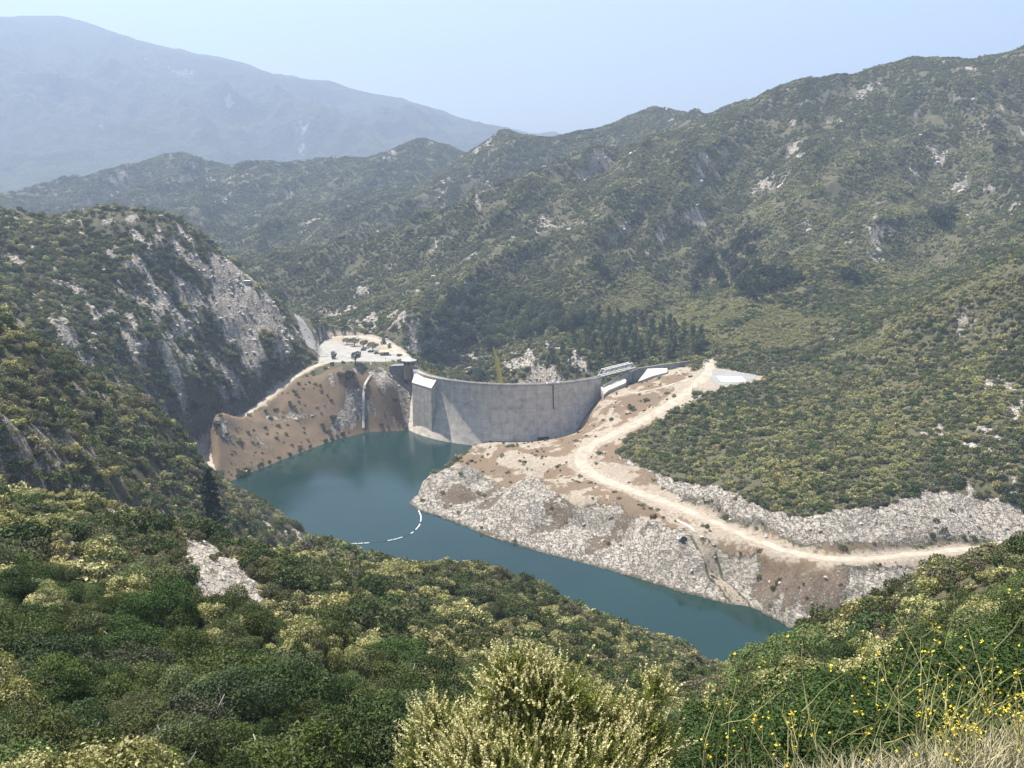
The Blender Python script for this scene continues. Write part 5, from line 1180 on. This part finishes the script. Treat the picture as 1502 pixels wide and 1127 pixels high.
def bush(u, v, s_, kd, tint, lab, z=None, nm=None):
    p = np.array(PZ(u, v, z)) if z is not None else hit(u, v); s_ = s_ if hasattr(s_, '__len__') else (s_,) * 3
    return copy_root(nm or NAMES[kd], tuple(p - [0, 0, .1]), g.uniform(0, 6), s_, (*tint, .8 if kd == 1 else 0), [('foliage', mid_me[[0, 3, 6][kd]]), ('stems', near_st[0])], lab, 'shrub', None)
bush(487.5, 535.5, 1.5, 2, (.034, .055, .028), 'left of two dark bushes by the lot entrance'); bush(503, 533.5, 1.3, 2, (.034, .055, .028), 'right of two dark bushes by the lot entrance')
bush(586, 522.5, (1.9, 1.9, 1.2), 2, (.06, .065, .045), 'upper of two low bushes beside the gatehouse', 42); bush(588, 529.5, (1.6, 1.6, .9), 2, (.06, .065, .045), 'lower of two low bushes beside the gatehouse', 42)
bush(513, 556, (3.4, 3.4, 4.2), 2, (.046, .06, .034), 'big dark bush on the slope right below the parking place'); bush(500, 552, (2.4, 2.4, 2.2), 0, (.085, .09, .055), 'grey bush left of the big dark bush below the lot')
bush(580.5, 591, (1.7, 1.7, 1.8), 2, (.05, .085, .03), 'lone round green bush on the dry slope beside the dam'); bush(640, 627, 1.6, 2, (.04, .07, .03), 'green bush at the water in the corner of the thrust block')
bush(333, 640, 1.5, 2, (.04, .062, .03), 'dark bush on the bend of the shore road'); bush(318, 628, (2.3, 2.3, 2.6), 2, (.035, .055, .028), 'dark tree-like bush above the shore road'); bush(316, 600, (3.2, 3.2, 3.4), 0, (.10, .10, .07), 'big grey bush on the rocks above the shore road')
bush(925, 600, (2.2, 2, 1.2), 2, (.06, .075, .045), 'low bush patch on the bare bank below the weir'); bush(948, 588, (2.4, 2, .9), 2, (.06, .075, .045), 'low bush patch beside the footpath on the bank'); bush(1004, 613, 1.4, 0, (.10, .10, .06), 'small bush by the edge of the dirt road')
bush(875, 577, 1.7, 2, (.05, .085, .03), 'green bush at the right foot of the dam')
for i, (u, v, s_) in enumerate([(495, 644, 1.2), (487, 647, 1.5), (478, 650, 1.6), (503, 640, 1.7), (440, 662, 1.2), (425, 669, 1.2), (410, 674, 1.1), (395, 680, 1.1), (380, 687, 1.0), (366, 693, 1.0), (455, 657, 1.0)]):
    bush(u, v - 1, s_, 2, (.075, .11, .042), ['%s of the bright green bushes along the left waterline' % ORD[j] for j in range(11)][sorted([495, 487, 478, 503, 440, 425, 410, 395, 380, 366, 455]).index(u)])
# big conifer on the left and two pale green trees low on the right
fir = conifer_crown('crown', 460, 16.5, 3.9, 90, 60, .5, 1.0, .34, wob=.35); firt = limb_mesh('trunk', 461, 8, 16.2, .6, .3, 4)
fp = np.array(PY(311, 770, 300)); fp[2] = gz(fp[0], fp[1]); hgt = PY(308, 688, 300)[2] - fp[2]
tree('fir_tree', fp, [('crown', fir), ('trunk', firt)], (hgt / 16.5 * .9, hgt / 16.5 * .9, hgt / 16.5), .4, (.032, .05, .026), 'tall dark fir behind the crest of the near left spur', 'tree')
wil_c = [round_crown('crown', 470 + i, 5200, .20, 2.7, .9, 6.2, 17, .8, up=.3) for i in range(2)]; wil_t = [limb_mesh('trunk', 474 + i, 1.4, 5.2, 2.1, .14, 8) for i in range(2)]
def top_tree(u_, vtop, vbase, Yd, i, tint, lab, wpx):
    p = np.array(PY(u_, vbase, Yd)); gzz = gz(p[0], p[1]); zt = PY(u_, vtop, Yd)[2]; h_ = max(3.0, zt - gzz); w_ = wpx * Yd / FPX / 5.4
    tree('willow_tree', (p[0], p[1], gzz - .1), [('crown', wil_c[i]), ('trunk', wil_t[i])], (w_, w_, h_ / 6.2), 1.1 * i, tint, lab)
top_tree(1104, 945, 1010, 100, 0, (.12, .165, .05), 'left one of two bright green trees by the narrow end of the water', 100)
top_tree(1172, 922, 1000, 92, 1, (.10, .15, .042), 'taller right one of two bright green trees by the narrow end of the water', 118)

# ------------------------------------------------------------------ foreground: dark evergreen thicket
big_l = [shrub_leaves('foliage', 480 + i, 26000, .085, 2.1, 4.4, 46, .0, .02, .6, mat=M['leaf_dense']) for i in range(2)]; big_s = [stem_mesh('stems', 484 + i, 1.6, 3.0, 10, .06) for i in range(2)]
for k, (u, vt, Yd, w_, lab) in enumerate([(1090, 1035, 15, 1.6, 'low dark evergreen bush at left end of the roadside thicket'), (1165, 1000, 17, 2.2, 'dark evergreen bush second from left in the thicket behind yellow flowers'), (1255, 968, 18, 2.3, 'glossy dark evergreen bush in the middle of the thicket'), (1345, 935, 19, 2.5, 'tall dark evergreen bush right of the middle of the thicket'), (1440, 912, 20, 2.6, 'tallest dark evergreen bush of the thicket behind the yellow flowers'), (1520, 920, 19, 2.4, 'dark evergreen bush cut by the right edge of the picture'), (1300, 1010, 14.5, 1.9, 'low dark evergreen bush in front of the thicket'), (1420, 985, 15, 2.0, 'dark evergreen bush in front of the tallest one')]):
    p = np.array(PY(u, vt, Yd)); zb = gz(p[0], p[1]); h_ = (p[2] - zb) / 4.5
    copy_root('evergreen_shrub', (p[0], p[1], zb - .1), 1.3 * k, (w_ / 2.1, w_ / 2.1, h_), (.031, .060, .010, 0), [('foliage', big_l[k % 2]), ('stems', big_s[k % 2])], lab, 'shrub', 'evergreen thicket at lower right')
# ------------------------------------------------------------------ foreground: large flowering bush
g = np.random.default_rng(33)
FB = 8.4
bz = gz(.2, FB); fb = empty('flowering_bush', (.2, FB, bz)); tag(fb, 'large bush with spiky cream flower plumes in the foreground middle', 'bush')
org = np.array([.2, FB, bz])
lob = []
for u, v, rx, rz_, dy in [(758, 1022, 60, 64, .1), (810, 1052, 80, 72, 0), (645, 1088, 46, 62, .1), (720, 1115, 76, 62, -.2), (885, 1080, 62, 62, .1), (940, 1105, 58, 60, 0), (962, 1022, 26, 36, .25), (800, 1140, 170, 80, -.35), (620, 1130, 40, 40, 0)]:
    p = np.array(PY(u, v, FB + dy)) - org; k = FB / FPX * 1.04; lob.append((*p, rx * k, rx * k * .75, rz_ * k))
lob = np.array(lob)
def tips(n_):
    C, Nn = lobes_points(g, [(l[0], l[1], l[2], *l[3:]) for l in lob], n_, .5, .0); return C, Nn
C, Nn = tips(3000)
C += g.normal(size=C.shape) * .03
D = Nn * .95 + np.array([.12, 0, .5]) + g.normal(size=C.shape) * .36; D /= np.linalg.norm(D, axis=1)[:, None]
patchy = fbm(C[:, 0] + 3, C[:, 2], .45, 3, seed=3) + .25 * D[:, 2]
flw = (g.random(len(C)) < np.clip(.24 + 1.3 * patchy, .03, .9))
# plumes
def sticks(C, D, L, per, width, length, spread, g):
    """small blades along a spike"""
    k = len(C); t = g.random((k, per)); base_ = C[:, None] + D[:, None] * (L[:, None] * t)[..., None]
    rv = g.normal(size=(k, per, 3)); rv -= (rv * D[:, None]).sum(2)[..., None] * D[:, None]; rv /= np.linalg.norm(rv, axis=2)[..., None] + 1e-9
    ax = rv * spread + D[:, None] * (1 - spread * .4); ax /= np.linalg.norm(ax, axis=2)[..., None]
    sd_ = np.cross(ax, rv + g.normal(size=rv.shape) * .6); sd_ /= np.linalg.norm(sd_, axis=2)[..., None] + 1e-9
    tp = (1.15 - .75 * t)[..., None]
    a = base_; l_ = length * g.uniform(.6, 1.3, (k, per, 1)) * tp; w_ = width * g.uniform(.7, 1.3, (k, per, 1))
    V = np.stack([a - sd_ * w_ * .5, a + ax * l_ * .5 - sd_ * w_ * .55, a + ax * l_, a + ax * l_ * .5 + sd_ * w_ * .55], 2).reshape(-1, 3)
    return V
Lp = g.uniform(.10, .25, len(C))
cf = C[flw]; df = D[flw].copy(); df[:, 2] += .15; df /= np.linalg.norm(df, axis=1)[:, None]
V = sticks(cf, df, Lp[flw], 40, .013, .028, .8, g)
fm = np_mesh('flower_plumes', V, np.arange(len(V)).reshape(-1, 4), False)
o = obj('flower_plumes', fm, M['flower'], fb); o['kind'] = 'stuff'
Vg = sticks(C - D * .22, D, np.full(len(C), .30), 40, .0075, .036, .5, g)
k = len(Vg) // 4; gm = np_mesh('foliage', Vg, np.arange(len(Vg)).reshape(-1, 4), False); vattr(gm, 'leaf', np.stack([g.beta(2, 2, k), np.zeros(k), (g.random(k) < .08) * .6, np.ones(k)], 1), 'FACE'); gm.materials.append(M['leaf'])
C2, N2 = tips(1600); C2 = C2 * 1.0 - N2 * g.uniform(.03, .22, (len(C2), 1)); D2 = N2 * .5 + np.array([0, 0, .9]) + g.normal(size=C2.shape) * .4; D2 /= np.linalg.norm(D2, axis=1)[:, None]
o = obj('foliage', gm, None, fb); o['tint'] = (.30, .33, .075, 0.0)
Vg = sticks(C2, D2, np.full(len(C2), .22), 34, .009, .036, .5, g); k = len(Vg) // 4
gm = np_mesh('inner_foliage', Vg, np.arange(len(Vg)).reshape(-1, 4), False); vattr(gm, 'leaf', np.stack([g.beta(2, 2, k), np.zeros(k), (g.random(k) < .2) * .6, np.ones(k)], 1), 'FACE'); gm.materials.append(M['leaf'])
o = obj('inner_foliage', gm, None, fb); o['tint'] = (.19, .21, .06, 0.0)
m_ = MB()
for i in range(0, len(C), 5):
    e = C[i]; b0 = np.array([e[0] * .25 + g.normal() * .08, e[1] * .25, 0.0]); m1 = b0 * .45 + e * .55 + np.array([0, 0, -.12]); m_.tube([b0, m1, e - D[i] * .12, e], [.012, .008, .004, .002], 4, False)
m_.build('stems', M['twig'], fb, True)

# ------------------------------------------------------------------ yellow mustard stalks
petal = MB()
def mustard(i, x, y, hgt_, label):
    g = np.random.default_rng(600 + i); z = gz(x, y); o = empty('mustard_plant', (x, y, z)); tag(o, label, 'flower', 'yellow flower stalks on the ledge')
    st = MB(); tips_ = []
    def br(p, d, L, r_, lev):
        q_ = [p]; dd = d.copy(); seg = 4
        for s_ in range(seg):
            dd = dd + g.normal(size=3) * .10 + np.array([0, 0, .03]); dd /= np.linalg.norm(dd); q_.append(q_[-1] + dd * L / seg)
            if lev < 2 and s_ >= 1 and g.random() < (.7 if lev == 0 else .22):
                a = g.uniform(0, 6.28); nd = dd * .75 + np.array([math.cos(a), math.sin(a), .15]) * .65; nd /= np.linalg.norm(nd); br(q_[-1], nd, L * g.uniform(.35, .6), r_ * .6, lev + 1)
        st.tube(q_, list(np.linspace(r_, r_ * .4, len(q_))), 4, False); tips_.append((q_[-1], dd))
    for k in range(int(g.integers(1, 3))):
        d0 = np.array([g.normal() * .28, g.normal() * .2, 1.0]); d0 /= np.linalg.norm(d0); br(np.array([g.normal() * .03, g.normal() * .03, -.05]), d0, hgt_ * g.uniform(.7, 1.05), .0052, 0)
    st.build('stalk', M['stalk'], o)
    fl_ = MB()
    for p, d in tips_:
        for k in range(int(g.integers(1, 4))):
            c = p + g.normal(size=3) * .012 - d * g.uniform(0, .05); n_ = d + g.normal(size=3) * .6; n_ /= np.linalg.norm(n_); t_ = np.cross(n_, (0.3, .5, .8)); t_ /= np.linalg.norm(t_); b_ = np.cross(n_, t_); s_ = g.uniform(.004, .0075)
            for q_ in range(4):
                a = q_ * math.pi / 2; e = math.cos(a) * t_ + math.sin(a) * b_; f = -math.sin(a) * t_ + math.cos(a) * b_
                fl_.add([c, c + e * s_ + f * s_ * .55 + n_ * s_ * .3, c + e * s_ * 1.5 + n_ * s_ * .35, c + e * s_ - f * s_ * .55 + n_ * s_ * .3], [(0, 1, 2, 3)])
    if fl_.v: 
        me_ = bpy.data.meshes.new('flowers'); me_.from_pydata(fl_.v, [], fl_.f); me_.update(); ob = obj('flowers', me_, M['yellow'], o); ob['kind'] = 'stuff'
gm_ = np.random.default_rng(77); items = []
MUST = [(1055, 1020, 6.6), (1068, 1010, 6.8), (1090, 1040, 6.4), (1110, 1030, 6.8), (1130, 1015, 6.2), (1150, 1000, 6.0), (1050, 1075, 5.8), (1210, 975, 6.0), (1245, 985, 6.4), (1190, 1060, 5.6), (1130, 1085, 5.4), (1160, 1090, 5.3), (1310, 975, 6.3), (1330, 1010, 6.0), (1365, 970, 6.6), (1385, 1000, 6.0), (1400, 1020, 5.7),
        (1420, 1005, 6.1), (1440, 985, 6.4), (1455, 965, 6.2), (1462, 1010, 5.8), (1475, 980, 6.0), (1490, 935, 5.6), (1500, 1000, 5.5), (1345, 1045, 5.4), (1375, 1050, 5.3), (1410, 1055, 5.2), (1440, 1050, 5.1), (1470, 1045, 5.3), (1495, 1060, 5.0), (1320, 1080, 5.0), (1385, 1085, 4.9), (1450, 1085, 4.8), (1270, 1065, 5.4), (1020, 1090, 6.0), (1290, 1040, 5.9), (1480, 1090, 4.7), (1350, 1000, 6.5), (1430, 1030, 5.6), (1490, 1025, 5.9)] + [(1385 + 9 * k, 985 + (k * 37) % 95, 5.0 + (k * 29) % 14 / 10) for k in range(13)]
for i, (u, vt, Yd) in enumerate(MUST):
    p = PY(u, vt, Yd); h_ = p[2] - gz(p[0], p[1])
    o = mustard(i, p[0], p[1], float(np.clip(h_ * 1.12, .35, 1.9)), '')
roots = sorted([o for o in COL.objects if o.name.startswith('mustard_plant')], key=lambda o: o.location[0] / o.location[1])
for o in roots:
    u, v = project(np.array(o.location) + [0, 0, .5]); items.append((o, ('front', 'middle', 'back')[int(np.clip((o.location[1] - 4.6) / .72, 0, 2.99))] + ' row ' + ('beside the large cream bush' if u[0] < 1170 else 'in front of the evergreen thicket' if u[0] < 1380 else 'near the right edge'), u[0]))
ordinal_labels(items, 'yellow-flowered stalk in the %s', '%s yellow-flowered stalk in the %s')
# dry grass of the ledge
n_ = 15000
X = g.uniform(.2, 6.2, n_); Y = g.uniform(3.2, 8.0, n_); X += .25 * (Y - 5); ok = (Y < 7.3 + .35 * np.sin(X * 3)) & (X / Y > .17 + .05 * np.sin(Y * 9)); X, Y = X[ok], Y[ok]; n_ = len(X)
Z = sample(X, Y); L_ = g.uniform(.10, .34, n_) * (1 + .5 * fbm(X, Y, .7, 2, seed=9)); D = np.column_stack([g.normal(size=n_) * .45, g.normal(size=n_) * .45, np.ones(n_)]); D /= np.linalg.norm(D, axis=1)[:, None]
S_ = np.column_stack([g.normal(size=n_), g.normal(size=n_), np.zeros(n_)]); S_ /= np.linalg.norm(S_, axis=1)[:, None]; B0 = np.column_stack([X, Y, Z - .02]); w_ = g.uniform(.0018, .004, n_)[:, None]
M1_ = B0 + D * (L_ * .55)[:, None]; E_ = B0 + D * L_[:, None] + np.column_stack([D[:, 0], D[:, 1], -.35 * np.ones(n_)]) * (L_ * .35)[:, None]
V = np.stack([B0 - S_ * w_, B0 + S_ * w_, M1_ + S_ * w_ * .8, M1_ - S_ * w_ * .8, E_ + S_ * w_ * .2, E_ - S_ * w_ * .2], 1).reshape(-1, 3); q0 = np.arange(n_) * 6
F = np.concatenate([np.stack([q0, q0 + 1, q0 + 2, q0 + 3], 1), np.stack([q0 + 3, q0 + 2, q0 + 4, q0 + 5], 1)])
tag(obj('dry_grass', np_mesh('dry_grass', V, F, False), M['grass']), 'dry straw-coloured grass on the ledge at the lower right', 'grass', kind='stuff')
# ------------------------------------------------------------------ boulders and loose rock
def rock_mesh(seed):
    g = np.random.default_rng(seed); bm = bmesh.new(); bmesh.ops.create_icosphere(bm, subdivisions=2, radius=1.0)
    P = np.array([v.co[:] for v in bm.verts]); ax = g.normal(size=(9, 3)); ax /= np.linalg.norm(ax, axis=1)[:, None]; off = g.uniform(.55, .9, 9)
    for a, o_ in zip(ax, off): d = P @ a; P -= np.outer(np.maximum(d - o_, 0), a) * .92
    P *= np.array([1.2, .9, .75]); P += g.normal(size=P.shape) * .03
    for v, p in zip(bm.verts, P): v.co = p
    me_ = bpy.data.meshes.new('rock'); bm.to_mesh(me_); bm.free(); me_.materials.append(M['rock']); return me_
ROCKC = proto_coll('boulder', [rock_mesh(700 + i) for i in range(6)])
def rocks(name, mask, dens, lo, hi, label, g, rm=60):
    lam = np.where(mask & VIS & AZOK & (H > .1), dens * CELL, 0) * sstep(2.5, 5, np.minimum(dL, dR)); cnt = g.poisson(lam); i_, j_ = np.nonzero(cnt); c = cnt[i_, j_]; i_ = np.repeat(i_, c); j_ = np.repeat(j_, c)
    r_ = rr[i_] + (g.random(len(i_)) - .5) * np.gradient(rr)[i_]; a_ = aa[j_] + (g.random(len(i_)) - .5) * (aa[1] - aa[0]); X = r_ * np.sin(a_); Y = r_ * np.cos(a_); n_ = len(X)
    s_ = lo + (hi - lo) * g.random(n_) ** 3.2
    scatter(name, np.column_stack([X, Y, sample(X, Y) - s_ * .3]), g.uniform(-.5, .5, (n_, 3)) + np.column_stack([0 * X, 0 * X, g.uniform(0, 6.28, n_)]), np.column_stack([s_, s_, s_ * g.uniform(.7, 1.2, n_)]), g.integers(0, 6, n_), np.ones((n_, 4)), ROCKC, label, 'rocks'); return n_
print('ROCKS', rocks('bank_boulders', (m_bluff + m_cut) > .5, .03, .2, 1.5, 'loose pale boulders on the bare banks of the reservoir', g),
      rocks('cliff_boulders', (rock > .55) & (RR > 270) & (RR < 960) & ((m_bluff + m_cut + m_pen) < .5), .10, .4, 2.2, 'pale granite boulders on the rocky slopes', g),
      rocks('scree_stones', (rock > .7) & (RR > 40) & (RR < 270), 1.8, .08, .5, 'pale loose stones of the scree on the near slopes', g),
      rocks('far_boulders', (rock > .55) & (RR >= 960), .012, 1.2, 4.5, 'pale rock outcrops on the far hills', g))
